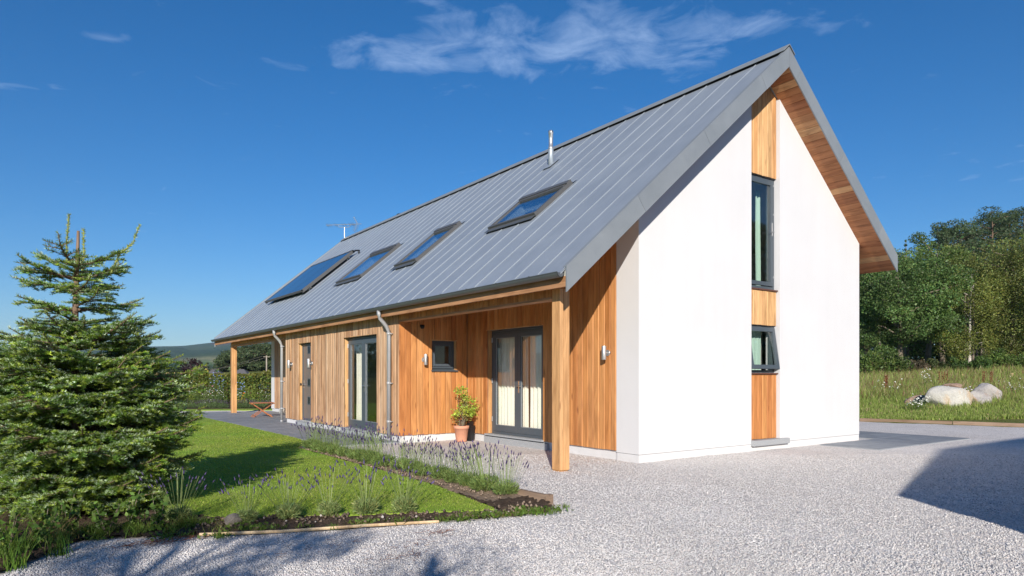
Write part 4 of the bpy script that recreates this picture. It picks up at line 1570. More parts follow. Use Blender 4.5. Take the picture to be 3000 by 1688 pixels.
def build_conifer(name, label, loc, h, w, col, seed, kind='spruce', cat='tree', group=None, leaf=0.26, npc=260):
    r = np.random.default_rng(seed)
    T = thing(name, label, cat, loc, 0, group)
    m = MB()
    m.tube([(0, 0, -0.3), (0.05, 0, h * 0.5), (0, 0.03, h * 0.98)], [h * 0.018, h * 0.012, 0.02], 8)
    P, cols = [], []
    if kind == 'spruce':
        nz = int(h / 0.45)
        for i in range(nz):
            f = (i + 0.5) / nz
            z = h * (0.06 + 0.94 * f)
            rad = w / 2 * (1 - f) ** 0.85 * r.uniform(0.85, 1.15) + 0.08
            nb = max(4, int(9 * (1 - f) + 4))
            for b in range(nb):
                a = r.uniform(0, 6.283)
                L = rad * r.uniform(0.7, 1.15)
                n = int(22 * L + 8)
                s = r.uniform(0.15, 1, n)
                sd = r.normal(0, 0.16, n) * (0.5 + s) * L * 0.6
                x = math.cos(a) * s * L - math.sin(a) * sd
                y = math.sin(a) * s * L + math.cos(a) * sd
                zz = z - s * L * 0.28 + s ** 2 * L * 0.15 + r.normal(0, 0.05, n)
                P.append(np.stack([x, y, zz], 1))
                cols.append(col_var(np.array(col) * math.exp(r.normal(0, 0.2)), n, seed * 99 + i * 17 + b, 0.2))
                if b % 3 == 0:
                    m.tube([(0, 0, z), (math.cos(a) * L * 0.8, math.sin(a) * L * 0.8, z - L * 0.12)], [0.03, 0.008], 4)
    else:
        nb = 44
        for b in range(nb):
            f = (b + r.uniform(0, 1)) / nb
            z = h * (0.30 + 0.68 * f)
            a = r.uniform(0, 6.283)
            rad = w / 2 * (0.35 + 1.0 * math.sin(min(1, (1 - f) * 1.35) * math.pi * 0.62)) * r.uniform(0.5, 1.1) * (1.0 if f < 0.93 else 0.35)
            c = np.array([math.cos(a) * rad, math.sin(a) * rad, z + rad * 0.15])
            m.tube([(0, 0, z - rad * 0.15), tuple(c * np.array([.55, .55, 1]) - np.array([0, 0, .1])), tuple(c)], [0.05, 0.035, 0.01], 4)
            n = npc
            d = r.normal(size=(n, 3))
            d /= np.linalg.norm(d, axis=1)[:, None]
            p = c + d * r.uniform(0.3, 1, (n, 1)) ** 0.5 * np.array([1, 1, 0.5]) * (0.11 * w + 0.45) * r.uniform(0.8, 1.25)
            P.append(p)
            cols.append(col_var(np.array(col) * math.exp(r.normal(0, 0.22)), n, seed * 77 + b, 0.2))
    m.build('trunk', M_BARK, T, True)
    P = np.concatenate(P)
    V, F, Cc = leaves(P, leaf, np.concatenate(cols), seed, 0.45, 0.3)
    link('crown', mk('crown', V, F, M_LEAF, Cc), T)
    return T


def build_bush(name, label, loc, h, w, col, seed, cat='shrub', group=None, leaf=0.14, nc=22, per=150, d=None):
    r = np.random.default_rng(seed)
    T = thing(name, label, cat, loc, 0, group)
    P, cols = [], []
    m = MB()
    for i in range(nc):
        a = r.uniform(0, 6.28)
        f = math.sqrt(r.uniform(0, 1))
        c = np.array([math.cos(a) * f * w / 2 * .8, math.sin(a) * f * (d or w) / 2 * .8, h * (0.25 + 0.6 * r.uniform(0, 1) * (1 - 0.55 * f * f))])
        m.tube([(c[0] * .15, c[1] * .15, 0), tuple(c)], [0.03, 0.008], 4)
        n = int(per * r.uniform(.7, 1.3))
        dd = r.normal(size=(n, 3))
        dd /= np.linalg.norm(dd, axis=1)[:, None]
        P.append(c + dd * r.uniform(0.2, 1, (n, 1)) ** 0.5 * np.array([w * .17, (d or w) * .17, h * .22]))
        cols.append(col_var(np.array(col) * math.exp(r.normal(0, 0.2)), n, seed * 55 + i, 0.25))
    m.build('stem', M_BARK, T)
    P = np.concatenate(P)
    P[:, 2] = np.abs(P[:, 2])
    V, F, Cc = leaves(P, leaf, np.concatenate(cols), seed, 0.62, 0.25)
    link('foliage', mk('foliage', V, F, M_LEAF, Cc), T)
    return T


def gpos(u, D):
    p = at(u, D)
    return (p[0], p[1], ground_z(p[0], p[1]))


# ------------------------------------------------------------------ woodland on the right
OAK, OAK2, BIRCH, OLIVE, PINE, SPRUCE = (0.100, 0.165, 0.048), (0.125, 0.190, 0.048), (0.200, 0.230, 0.056), (0.165, 0.195, 0.053), (0.085, 0.125, 0.062), (0.09, 0.145, 0.055)


def wood_tree(kind, u, D, vtop, w, label, col, seed, **kw):
    p = gpos(u, D)
    h = zat(vtop, D) - p[2]
    if kind in ('pine', 'spruce'):
        return build_conifer('pine_tree' if kind == 'pine' else 'spruce_tree', label, p, h, w, col, seed, kind, group='trees of the woodland edge', **kw)
    return build_broadleaf('birch_tree' if kind == 'birch' else 'broadleaf_tree', label, p, h, w, col, seed, group='trees of the woodland edge', **kw)


wood_tree('oak', 2640, 50, 745, 8.0, 'broad dark green oak with pale trunk at the woodland edge', OAK, 11, nc=80, per=480, rz=0.47, zc=0.56, zmin=0.16, leaf=0.14, clump=0.12)
wood_tree('oak', 2540, 54, 716, 7.0, 'tall dark green tree close behind the right eaves of the house', OAK2, 12, nc=66, per=420, zmin=0.16, leaf=0.14, clump=0.13)
wood_tree('oak', 2715, 60, 690, 6.5, 'bright green tree rising behind the broad oak', OAK2, 13, nc=50, per=400, zmin=0.2)
wood_tree('birch', 2838, 49, 758, 4.6, 'slender yellowish birch with white trunk', BIRCH, 14, bark=M_BIRCHBARK, nc=56, per=420, leaf=0.10, droop=0.7, clump=0.13, zmin=0.2, tr=0.013)
wood_tree('oak', 2965, 49, 688, 6.2, 'olive green tree with hanging branches right of the birch', OLIVE, 15, nc=80, per=460, leaf=0.11, droop=0.4, zmin=0.06, clump=0.13)
wood_tree('oak', 3085, 47, 680, 6.5, 'olive green tree at the right end of the woodland edge', OLIVE, 16, nc=56, per=400, leaf=0.13, droop=0.3, zmin=0.05)
wood_tree('oak', 3200, 52, 670, 8, 'dark broadleaf tree beyond the right end of the woodland edge', OAK, 17, nc=36, per=260)
wood_tree('oak', 2420, 58, 700, 8, 'dark broadleaf tree hidden behind the white gable', OAK, 18, nc=36, per=260)
wood_tree('oak', 2760, 63, 705, 6, 'olive brown tree behind and left of the birch', OLIVE, 19, nc=50, per=380, zmin=0.15)
wood_tree('oak', 2885, 62, 700, 6.5, 'olive tree behind and right of the birch', (0.11, 0.125, 0.032), 20, nc=50, per=380, zmin=0.1)
for i, (u, v, D, w, kind, lab) in enumerate((
        (2655, 700, 70, 3.2, 'spruce', 'small pointed spruce tip above the oak near the eaves'),
        (2748, 655, 74, 4.2, 'pine', 'leftmost dark pine standing above the woodland canopy'),
        (2805, 648, 73, 5.0, 'pine', 'flat topped dark pine second from the left above the canopy'),
        (2852, 652, 75, 4.2, 'spruce', 'narrow dark conifer behind the birch crown'),
        (2908, 612, 74, 6.2, 'pine', 'tallest dark pine above the woodland canopy'),
        (2958, 620, 77, 5.2, 'pine', 'dark pine right of the tallest pine'),
        (3000, 606, 76, 5.5, 'pine', 'dark pine at the right edge of the photo'),
        (3080, 600, 76, 6, 'pine', 'dark pine beyond the right edge of the photo'),
        (2780, 668, 82, 5, 'pine', 'dark pine filling the gap between the two leftmost pines'),
        (2832, 650, 84, 5, 'spruce', 'dark conifer behind the flat topped pine'),
        (2880, 632, 82, 5, 'pine', 'dark pine tucked left of the tallest pine'),
        (2932, 628, 83, 5, 'pine', 'dark pine tucked right of the tallest pine'),
        (2978, 616, 84, 5, 'spruce', 'dark conifer behind the pines near the right edge'),
        (2700, 684, 80, 5, 'spruce', 'dark conifer between the small spruce tip and the leftmost pine'),
        (2600, 730, 78, 5, 'pine', 'dark pine behind the eaves of the house'))):
    wood_tree(kind, u, D, v, w, lab, PINE if kind == 'pine' else SPRUCE, 30 + i, leaf=0.2)

# deep wood behind the edge: one mass
r = np.random.default_rng(5)
P, cols = [], []
for i in range(330):
    u = r.uniform(2250, 3400)
    D = r.uniform(60, 92)
    p = gpos(u, D)
    zc = p[2] + r.uniform(0.2, 9.0)
    n = 170
    d = r.normal(size=(n, 3)) * np.array([1.3, 1.3, 1.0])
    P.append(np.array([p[0], p[1], zc]) + d)
    cols.append(col_var(np.array(OAK) * math.exp(r.normal(0, .25)), n, 900 + i, 0.25))
V, F, Cc = leaves(np.concatenate(P), 0.42, np.concatenate(cols), 6)
tag(link('deep_wood', mk('deep_wood', V, F, M_LEAF, Cc)), 'deep shaded wood behind the edge trees', 'wood', kind='stuff')
tr_ = MB()
for i in range(26):
    u = r.uniform(2500, 3050)
    D = r.uniform(56, 72)
    p = gpos(u, D)
    tr_.tube([(p[0], p[1], p[2] - 0.3), (p[0] + r.normal(0, .2), p[1], p[2] + 8)], [0.10, 0.06], 6)
tag(tr_.build('deep_trunks', M_GREYBARK), 'thin trunks standing in the shaded wood', 'wood', kind='stuff')
BUSH = (0.115, 0.175, 0.042)
for i, (u, D, h, w, col, lab) in enumerate((
        (2545, 44.5, 2.3, 3.2, BUSH, 'green bush at the wood edge beside the white gable'),
        (2612, 45, 2.0, 2.4, (0.080, 0.125, 0.030), 'green bush left of the pale oak trunk'),
        (2690, 45.5, 1.5, 1.6, (0.105, 0.085, 0.055), 'brownish twiggy shrub right of the pale oak trunk'),
        (2735, 46, 1.4, 1.6, (0.085, 0.11, 0.04), 'low grey green shrub between the oak trunk and the birch'),
        (2800, 45.5, 1.4, 1.5, (0.075, 0.125, 0.035), 'bright green broom bush left of the birch trunk'),
        (2872, 45, 1.3, 1.4, (0.070, 0.125, 0.032), 'bright green broom bush right of the birch trunk'),
        (2930, 46.5, 1.8, 2.4, BUSH, 'leafy low bush under the olive tree'),
        (3010, 46, 1.7, 2.6, BUSH, 'leafy low bush at the right edge of the wood'))):
    build_bush('bush', lab, gpos(u, D), h, w, col, 60 + i, leaf=0.13, group='bushes along the wood edge')

# ------------------------------------------------------------------ meadow


def blade_field(n, pos, hgt, wid, colf, seed, lean=0.25):
    r = np.random.default_rng(seed)
    a = r.uniform(0, 6.283, n)
    side = np.stack([np.cos(a), np.sin(a), np.zeros(n)], 1) * wid[:, None]
    ln = r.normal(0, lean, (n, 2)) * hgt[:, None]
    mid = pos + np.stack([ln[:, 0] * .35, ln[:, 1] * .35, hgt * 0.55], 1)
    tip = pos + np.stack([ln[:, 0], ln[:, 1], hgt], 1)
    V = np.stack([pos - side, pos + side, mid + side * .8, mid - side * .8, tip], 1).reshape(-1, 3)
    b = np.arange(n)[:, None] * 5
    F = np.concatenate([b + np.array([[0, 1, 2]]), b + np.array([[0, 2, 3]]), b + np.array([[3, 2, 4]])], 0)
    C = np.repeat(colf, 5, 0)
    return V, F, C


def meadow():
    r = np.random.default_rng(9)
    n = 90000
    D = 20.5 + 27 * r.uniform(0, 1, n) ** 1.4
    u = r.uniform(2440, 3120, n)
    p = np.array([CAMP.x, CAMP.y])[None] + FW[None] * D[:, None] + RT[None] * ((u - 1500) / 1997.055 * D)[:, None]
    t = (p - EP) @ EN
    keep = t > 0.12
    p, D, t = p[keep], D[keep], t[keep]
    n = len(p)
    pt = vnoise(p[:, 0] * 1.2, p[:, 1] * 1.2, 4)
    short = np.interp(t, [0, 1.2, 4.5, 9, 30], [0.16, 0.2, 0.42, 1.0, 1.1])
    h = (0.42 + 0.18 * pt + 0.12 * r.normal(size=n)).clip(0.1, 1.0) * short
    z = terr(p[:, 0], p[:, 1])
    pos = np.stack([p[:, 0], p[:, 1], z], 1)
    base = np.array([[0.25, 0.32, 0.08]]) * np.exp(r.normal(0, .25, (n, 1)))
    dryf = (r.uniform(0, 1, n) < 0.10 + 0.16 * (t > 8) + 0.12 * pt)
    base[dryf] = np.array([0.42, 0.33, 0.19]) * np.exp(r.normal(0, .2, (dryf.sum(), 1)))
    red = (r.uniform(0, 1, n) < 0.05 * (t > 7))
    base[red] = np.array([0.21, 0.10, 0.065])
    h[red] *= 1.25
    V, F, C = blade_field(n, pos, h, 0.004 + 0.00035 * D, base, 10)
    tag(link('meadow_grass', mk('meadow_grass', V, F, M_BLADE, C)), 'tall mixed meadow grass between edging and woodland', 'grass', kind='stuff')


meadow()


def flower_patch(name, label, loc, n, spread, h, col, seed, size=0.05, cat='flowers', group=None, stemcol=(0.08, 0.13, 0.03), leafn=120, hv=0.25, leafsz=0.07):
    r = np.random.default_rng(seed)
    T = thing(name, label, cat, loc, 0, group)
    a = r.uniform(0, 6.283, n)
    f = np.sqrt(r.uniform(0, 1, n))
    x = np.cos(a) * f * spread[0]
    y = np.sin(a) * f * spread[1]
    z = h * (1 + hv * r.normal(size=n)).clip(0.3, 1.6)
    base = np.stack([x * 0.7, y * 0.7, np.zeros(n)], 1)
    hd = np.stack([x, y, z], 1)
    sd = np.full((n, 3), 0.0)
    sd[:, 0] = 0.004
    V = np.stack([base - sd, base + sd, hd + sd, hd - sd], 1).reshape(-1, 3)
    F = np.arange(4 * n).reshape(n, 4)
    P = np.stack([r.normal(0, .5, leafn) * spread[0], r.normal(0, .5, leafn) * spread[1], r.uniform(0.03, 0.85, leafn) * h], 1)
    V2, F2, C2 = leaves(P, leafsz, col_var(stemcol, leafn, seed + 1), seed + 2, 0.4, 0.2)
    V = np.concatenate([V, V2])
    F = np.concatenate([F, F2 + 4 * n])
    C = np.concatenate([np.tile(np.array([stemcol]), (4 * n, 1)), C2])
    link('foliage', mk('foliage', V, F, M_LEAF, C), T)
    # heads: small six-sided discs tilted up
    k = np.arange(6) / 6 * 2 * math.pi
    V, F, C = [], [], []
    for i in range(n):
        nn = Vector((r.normal(0, .5), r.normal(0, .5) - 0.6, 1)).normalized()
        t1 = nn.orthogonal().normalized()
        t2 = nn.cross(t1)
        o = len(V)
        for w in k:
            V.append(tuple(Vector(hd[i]) + (t1 * math.cos(w) + t2 * math.sin(w)) * size * 0.5))
        V.append(tuple(Vector(hd[i]) + nn * size * 0.2))
        F += [(o + j, o + (j + 1) % 6, o + 6) for j in range(6)]
        cc = np.array(col) * math.exp(r.normal(0, .1))
        C += [cc] * 7
    link('flower_heads', mk('flower_heads', np.array(V), np.array(F), M_PETAL, np.clip(np.array(C), 0, 1)), T)['kind'] = 'stuff'
    return T


WHITE_P = (0.80, 0.80, 0.76)
p = gpos(2690, 23.2)
flower_patch('ox_eye_daisies', 'patch of white daisies in the grass in front of the big boulder', p, 75, (0.55, 0.35), 0.42, WHITE_P, 71, 0.058, 'daisies')
flower_patch('ox_eye_daisies', 'taller cluster of white daisies behind the big boulder', gpos(2712, 31), 24, (0.28, 0.25), 0.95, WHITE_P, 72, 0.075, 'daisies')
for i, (u, D, n) in enumerate(((2570, 30, 10), (2622, 29, 12), (2950, 30, 10), (2975, 27, 14))):
    flower_patch('wild_flowers', ('few white wild flowers in grass near the white gable', 'few white wild flowers left of the boulders', 'few white wild flowers behind and right of the boulders', 'few white wild flowers at the right edge of the meadow')[i], gpos(u, D), n, (0.5, 0.3), 0.62, WHITE_P, 75 + i, 0.06, 'flowers', 'white wild flowers scattered in the meadow')
# rusty docks
for i, (u, D) in enumerate(((2592, 31), (2762, 33), (2895, 32))):
    T = thing('dock_plant', ('rusty dock seed stalk in the meadow near the gable', 'rusty dock seed stalks behind the boulders', 'rusty dock seed stalks right of the boulders')[i], 'plant', gpos(u, D), 0, 'rusty docks in the meadow')
    rr_ = np.random.default_rng(80 + i)
    n = 260
    cl = rr_.integers(0, 4, n)
    off = rr_.normal(0, .12, (4, 2))
    z = rr_.uniform(0.25, 1.0, n)
    P = np.stack([off[cl, 0] + rr_.normal(0, .025, n), off[cl, 1] + rr_.normal(0, .025, n), z], 1)
    V, F, C = leaves(P, 0.05, col_var((0.20, 0.075, 0.04), n, 81 + i), 82 + i)
    link('seed_heads', mk('seed_heads', V, F, M_LEAF, C), T)['kind'] = 'stuff'
    s_ = MB()
    for q in off:
        s_.tube([(q[0], q[1], 0), (q[0], q[1], 0.95)], 0.008, 4)
    s_.build('stalk', M_RUST, T)

# low marker posts
post_me = MB().box(-0.045, 0.045, -0.045, 0.045, -0.2, 1.02).mesh('fence_post', M_CANE)
for i, (u, D, v) in enumerate(((2595, 40, 1098), (2703, 40, 1097), (2820, 40, 1096), (2966, 38.5, 1093))):
    p = gpos(u, D)
    o = link('fence_post', post_me, None, p, (0, 0, R(20)), (1, 1, (zat(v, D) - p[2]) / 1.02))
    tag(o, ('short timber post in the meadow nearest the white gable', 'short timber post in the meadow behind the daisies', 'short timber post in the meadow behind the boulders', 'tallest short timber post at the right of the meadow')[i], 'post', 'timber posts standing in the meadow')


def rock(name, label, loc, size, mat, seed, rz=0, group=None, cat='boulder', rough=0.17, lvl=4, bury=0.25, ry=0.0):
    bm = __import__('bmesh').new()
    __import__('bmesh').ops.create_icosphere(bm, subdivisions=lvl, radius=1.0)
    r = np.random.default_rng(seed)
    dirs = r.normal(size=(9, 3))
    dirs /= np.linalg.norm(dirs, axis=1)[:, None]
    offs = r.uniform(0.62, 0.92, 9)
    for v in bm.verts:
        p = np.array(v.co)
        for d, o_ in zip(dirs, offs):
            k = p @ d - o_
            if k > 0:
                p = p - d * k * 0.92
        p = p * (1 + rough * (vnoise(p[0] * 2.2, p[1] * 2.2 + p[2] * 1.7, seed)) + 0.32 * rough * vnoise(p[0] * 7, p[1] * 7 + p[2] * 5, seed + 1))
        v.co = Vector((p[0] * size[0] / 2, p[1] * size[1] / 2, p[2] * size[2] / 2 + size[2] * (0.5 - bury)))
    me = bpy.data.meshes.new(name)
    bm.to_mesh(me)
    bm.free()
    for f in me.polygons:
        f.use_smooth = True
    me.materials.append(mat)
    return tag(link(name, me, None, loc, (0, ry, rz)), label, cat, group)


RZ = -TH
BG = 'boulders in the meadow'
rock('boulder', 'big rounded whitish boulder in the meadow', gpos(2775, 24.6), (1.95, 1.1, 1.10), M_ROCKW, 1, RZ, BG, bury=0.2)
rock('boulder', 'brown streaked boulder half hidden in grass left of the whitish boulder', gpos(2682, 25.6), (1.05, 0.7, 0.62), M_ROCKB, 2, RZ, BG, bury=0.25, ry=R(-16))
rock('boulder', 'flat reddish brown slab of rock behind the whitish boulder', gpos(2790, 25.9), (0.78, 0.5, 0.26), M_ROCKB, 3, RZ, BG, bury=-2.35)
rock('boulder', 'grey and white boulder at the right of the boulder group', gpos(2868, 25.5), (0.95, 0.75, 1.10), M_ROCKG, 4, RZ - 0.4, BG, bury=0.14, ry=R(28))
rock('boulder', 'tilted grey boulder with rusty stain in front of the right boulder', gpos(2856, 24.6), (0.85, 0.6, 0.72), M_ROCKG, 5, RZ, BG, bury=0.05, ry=R(30))
for i, (u, v) in enumerate(((2778, 1135), (2826, 1141), (2836, 1146), (2842, 1135), (2852, 1149), (2831, 1139), (2846, 1143))):
    p = at(u, 25.1, zat(v, 25.1))
    rock('small_stone', ('lone cream stone on the brown rock slab', 'low cream stone at the left of the stone heap on the boulders', 'cream stone in the middle of the heap on the boulders', 'topmost cream stone of the heap on the boulders', 'rightmost cream stone of the heap on the boulders', 'cream stone second from the left of the heap on the boulders', 'cream stone second from the right of the heap on the boulders')[i], p, (0.085, 0.075, 0.065), M_ROCKW, 20 + i, i, 'cream stones on the boulders', 'stone', lvl=2)

# timber edging of the gravel
dirE = np.array([-0.305, 0.952])
yaw = math.atan2(dirE[1], dirE[0])
sl_new = MB().box(0, 2.38, -0.03, 0.03, -0.05, 0.10).mesh('edging_board', M_SLEEPNEW)
sl_old = MB().box(0, 2.38, -0.03, 0.03, -0.05, 0.10).mesh('edging_board', M_SLEEPOLD)
ed = thing('timber_edging', 'low timber board edging between the gravel and the meadow', 'edging', (EP[0], EP[1], 0))
s = -14.4
k = 0
while s < 14:
    p = EP + dirE * s
    link('edging_board', sl_new if s > -1.7 and s < 6 else sl_old, ed, (p[0] - EP[0], p[1] - EP[1], random.uniform(-0.008, 0.006)), (0, 0, yaw + random.uniform(-.006, .006)))
    s += 2.40

# ------------------------------------------------------------------ hills and far left


def build_hills():
    ang = np.linspace(R(-75), R(75), 260)
    rad = np.array([620, 800, 1000, 1200, 1400, 1600, 1850, 2100, 2400, 2700, 3000, 3300, 3700, 4200])
    A, Q = np.meshgrid(ang, rad, indexing='ij')
    X = CAMP.x + Q * (np.sin(A) * RT[0] + np.cos(A) * FW[0])
    Y = CAMP.y + Q * (np.sin(A) * RT[1] + np.cos(A) * FW[1])
    u = 1500 + 1997 * np.tan(np.clip(A, R(-60), R(60)))
    # skyline height in photo rows above eye level
    ridge = np.interp(u, [-2000, -300, 0, 300, 430, 540, 620, 700, 790, 1000, 1400, 2200, 4000], [70, 60, 66, 74, 79, 84, 94, 103, 112, 128, 110, 70, 50])
    H3 = ridge / 1997 * 3000
    near = np.interp(u, [-2000, 200, 430, 530, 600, 1400, 3000], [30, 62, 76, 80, 62, 50, 40]) / 1997 * 2100
    z = np.zeros_like(Q)
    z = np.where(Q <= 3000, H3 * np.clip((Q - 700) / 2300, 0, 1) ** 1.15, H3 * (1 - (Q - 3000) / 2600))
    z2 = near * np.exp(-((Q - 2100) / 420) ** 2)
    z = np.maximum(z, z2)
    z = z + 5 * vnoise(X / 170, Y / 170, 12) * np.clip((Q - 900) / 1500, 0, 1) + np.where(Q < 1300, 1.5 * vnoise(X / 80, Y / 80, 13), 0)
    z = np.where(Q < 650, -3, z)
    C = np.zeros(Q.shape + (3,))
    C[:] = (0.036, 0.085, 0.045)
    band = vnoise(X / 260, Y / 260, 14)
    C[band > 0.22] = (0.060, 0.105, 0.045)
    up = (Q > 2500) & (u > 610) & (z > 0.72 * H3)
    C[up] = (0.105, 0.060, 0.075)
    fld = (Q < 1500) & (Q > 1150) & (u > 520)
    C[fld] = (0.30, 0.30, 0.16)
    C[fld & (Q < 1350) & (u < 625)] = (0.13, 0.22, 0.075)
    C[(Q <= 1150)] = (0.045, 0.075, 0.03)
    V = np.stack([X, Y, z], -1).reshape(-1, 3)
    na, nr = Q.shape
    i, k = np.meshgrid(np.arange(na - 1), np.arange(nr - 1), indexing='ij')
    F = np.stack([i * nr + k, i * nr + k + 1, (i + 1) * nr + k + 1, (i + 1) * nr + k], -1).reshape(-1, 4)[:, ::-1]
    tag(link('hills', mk('hills', V, F, M_HILL, C.reshape(-1, 3), True)), kind='structure')


build_hills()


def small_house(name, label, loc, rz, L, Wd, hw, hr, wmat, rmat, group=None):
    T = thing(name, label, 'house', loc, rz, group)
    MB().box(-L / 2, L / 2, -Wd / 2, Wd / 2, -1, hw).build('wall', wmat, T)
    o = 0.35
    MB().add([(-L / 2 - o, -Wd / 2 - o, hw), (L / 2 + o, -Wd / 2 - o, hw), (L / 2 + o, Wd / 2 + o, hw), (-L / 2 - o, Wd / 2 + o, hw), (-L / 2 + L * .44, 0, hw + hr), (L / 2 - L * .44, 0, hw + hr)],
             [(3, 2, 1, 0), (0, 1, 5, 4), (1, 2, 5), (2, 3, 4, 5), (3, 0, 4)]).build('roof', rmat, T)
    return T


def hpos(u, D, v):
    return at(u, D, zat(v, D))


for i, (u, v, L) in enumerate(((631, 1062, 6), (642, 1061, 6.5), (652, 1062, 9), (661, 1063, 7))):
    small_house('farmhouse', ('leftmost tiny white building on the far hillside field', 'tiny white house second from the left on the far hillside field', 'wide tiny white building third from the left on the far hillside', 'rightmost tiny white building on the far hillside field')[i], hpos(u, 1405, v - 10), RZ, L, 6, 2.6, 1.6, M_FARW, M_FARW, 'white farm buildings on the far hill')
small_house('bungalow', 'grey roof showing above the hedge left of the far porch post', at(630, 110, -0.6), RZ + 0.1, 6.5, 6.5, 0.8, 2.35, M_FARW, M_ROOFT, 'neighbouring houses beyond the hedge')
small_house('bungalow', 'grey hipped roof showing above the hedge right of the far porch post', at(708, 112, -0.6), RZ, 6, 6, 0.9, 2.35, M_FARW, M_ROOFT, 'neighbouring houses beyond the hedge')

# trees beyond the hedge
LB = 'trees beyond the garden hedge'
for i, (u, D, v, w, lab) in enumerate(((775, 130, 1012, 9, 'tallest pine of the clump seen through the far porch'), (738, 132, 1022, 8, 'pine in the middle of the clump seen through the far porch'), (705, 128, 1040, 7, 'lowest pine at the left of the clump seen through the far porch'), (815, 128, 1015, 9, 'pine of the far clump hidden behind the porch corner'))):
    build_conifer('pine_tree', lab, at(u, D, -0.5), zat(v, D) + 0.5, w, (0.075, 0.105, 0.045), 110 + i, 'pine', group=LB, leaf=0.42)
build_broadleaf('copper_beech', 'dark purple leaved tree beyond the hedge', at(560, 90, -0.5), zat(1052, 90) + 0.5, 3.9, (0.045, 0.020, 0.026), 121, group=LB, leaf=0.16, nc=40, per=130, zmin=0.2)
build_bush('copper_shrub', 'low dark purple shrub left of the purple leaved tree', at(512, 80, -0.3), 2.3, 2.6, (0.06, 0.030, 0.032), 122, leaf=0.15, group=LB)
build_conifer('fir_tree', 'small dark conifer right of the purple leaved tree', at(607, 95, -0.5), zat(1060, 95) + 0.5, 2.2, (0.055, 0.075, 0.035), 123, 'spruce', group=LB)
build_conifer('fir_tree', 'small blue green conifer below the far farm buildings', at(635, 100, -0.5), zat(1063, 100) + 0.5, 2.2, (0.045, 0.075, 0.040), 124, 'spruce', group=LB)
build_conifer('cypress', 'bright green pointed conifer above the hedge', at(641, 60, -0.3), zat(1078, 60) + 0.3, 1.6, (0.10, 0.19, 0.035), 125, 'spruce', group=LB, leaf=0.16)
build_bush('golden_shrub', 'golden yellow shrub above the hedge', at(602, 42, 0), 1.85, 1.0, (0.30, 0.27, 0.05), 126, leaf=0.09, group=LB)
build_broadleaf('broadleaf_tree', 'dark tree beyond the hedge behind the canes', at(470, 85, -0.5), zat(1070, 85) + 0.5, 5, (0.055, 0.085, 0.03), 127, group=LB, nc=36, per=110, leaf=0.22)
build_broadleaf('broadleaf_tree', 'green tree beyond the hedge hidden behind the fir', at(330, 80, -0.5), zat(1050, 80) + 0.5, 6, (0.06, 0.095, 0.03), 128, group=LB, nc=36, per=110, leaf=0.22)
build_broadleaf('broadleaf_tree', 'green tree beyond the lawn at the left edge of the photo', at(60, 70, -0.5), 5.5, 6.5, (0.06, 0.095, 0.03), 129, group=LB, nc=36, per=110, leaf=0.22)
build_broadleaf('broadleaf_tree', 'green tree standing outside the photo left of the lawn', at(-500, 55, -0.5), 7.5, 8, (0.06, 0.095, 0.03), 130, group=LB, nc=40, per=120, leaf=0.24)
build_broadleaf('broadleaf_tree', 'second green tree standing outside the photo left of the lawn', at(-1100, 50, -0.5), 7, 8, (0.06, 0.095, 0.03), 131, group=LB, nc=40, per=120, leaf=0.24)
ORDV = ('first', 'second', 'third', 'fourth', 'fifth', 'sixth', 'seventh', 'eighth', 'ninth', 'tenth', 'eleventh', 'twelfth', 'thirteenth', 'fourteenth')
for i in range(14):
    u = 380 + i * 34
    build_bush('low_tree', ('low distant greenery along the valley floor, ' + ORDV[i] + ' from the left'), at(u, 150 + 20 * math.sin(i * 2.1), -0.5), 3.6 + 1.0 * math.sin(i * 3.3), 7.5, (0.05 + 0.01 * math.sin(i), 0.085, 0.032), 140 + i, 'tree', 'valley trees far beyond the hedge', leaf=0.40, nc=12, per=70)

# telegraph pole with wires
tp = at(781, 62)
po = thing('telegraph_pole', 'slim grey telegraph pole beside the far white corner', 'pole', (tp[0], tp[1], 0))
hp = zat(1042, 62)
MB().tube([(0, 0, -0.5), (0, 0, hp)], [0.075, 0.06], 8).build('mast', M_POLEW, po)
MB().box(-0.30, 0.30, -0.02, 0.02, hp - 0.13, hp - 0.09).build('crossarm', M_POLEW, po, rot=(0, 0, RZ))
wr = MB()
for k in (-0.4, 0.4):
    q0 = Vector((RT[0] * k, RT[1] * k, hp - 0.06))
    q1 = Vector((*(np.array(at(560, 120)[:2]) - np.array(tp[:2])), hp - 0.9))
    wr.tube([tuple(q0.lerp(q1, s) - Vector((0, 0, 1.1 * 4 * s * (1 - s) * 0.35))) for s in np.linspace(0, 1, 9)], 0.014, 4)
wr.build('wire', M_POLEW, po)

# hedge
hd_ = thing('hedge', 'clipped beech hedge closing the garden behind the flower border', 'hedge', at(600, 37))
r = np.random.default_rng(33)
a0, a1 = np.array(at(-250, 40)[:2]), np.array(at(900, 35.5)[:2])
o0 = np.array(at(600, 37)[:2])
n = 30000
s = r.uniform(0, 1, n)
ln = (a1 - a0) / np.linalg.norm(a1 - a0)
nm = np.array([-ln[1], ln[0]])
hx = 1.55 + 0.14 * vnoise(s * 60, s * 17, 3) + 0.07 * vnoise(s * 190, s * 77, 4)
z = r.uniform(0, 1, n) ** 0.75 * hx
off = r.uniform(-0.45, 0.45, n)
edge = r.uniform(0, 1, n) < 0.6
off[edge] = (-0.42 + 0.12 * r.normal(size=edge.sum())) * np.sign(((np.array([CAMP.x, CAMP.y]) - a0) @ nm)) * -1
p2 = a0 + s[:, None] * (a1 - a0) + nm * off[:, None] - o0
P = np.stack([p2[:, 0], p2[:, 1], z], 1)
cc = col_var((0.115, 0.150, 0.030), n, 34, 0.3, 0.2)
br_ = (r.uniform(0, 1, n) < 0.12) & (z < 0.9)
cc[br_] = np.array([0.16, 0.09, 0.045])
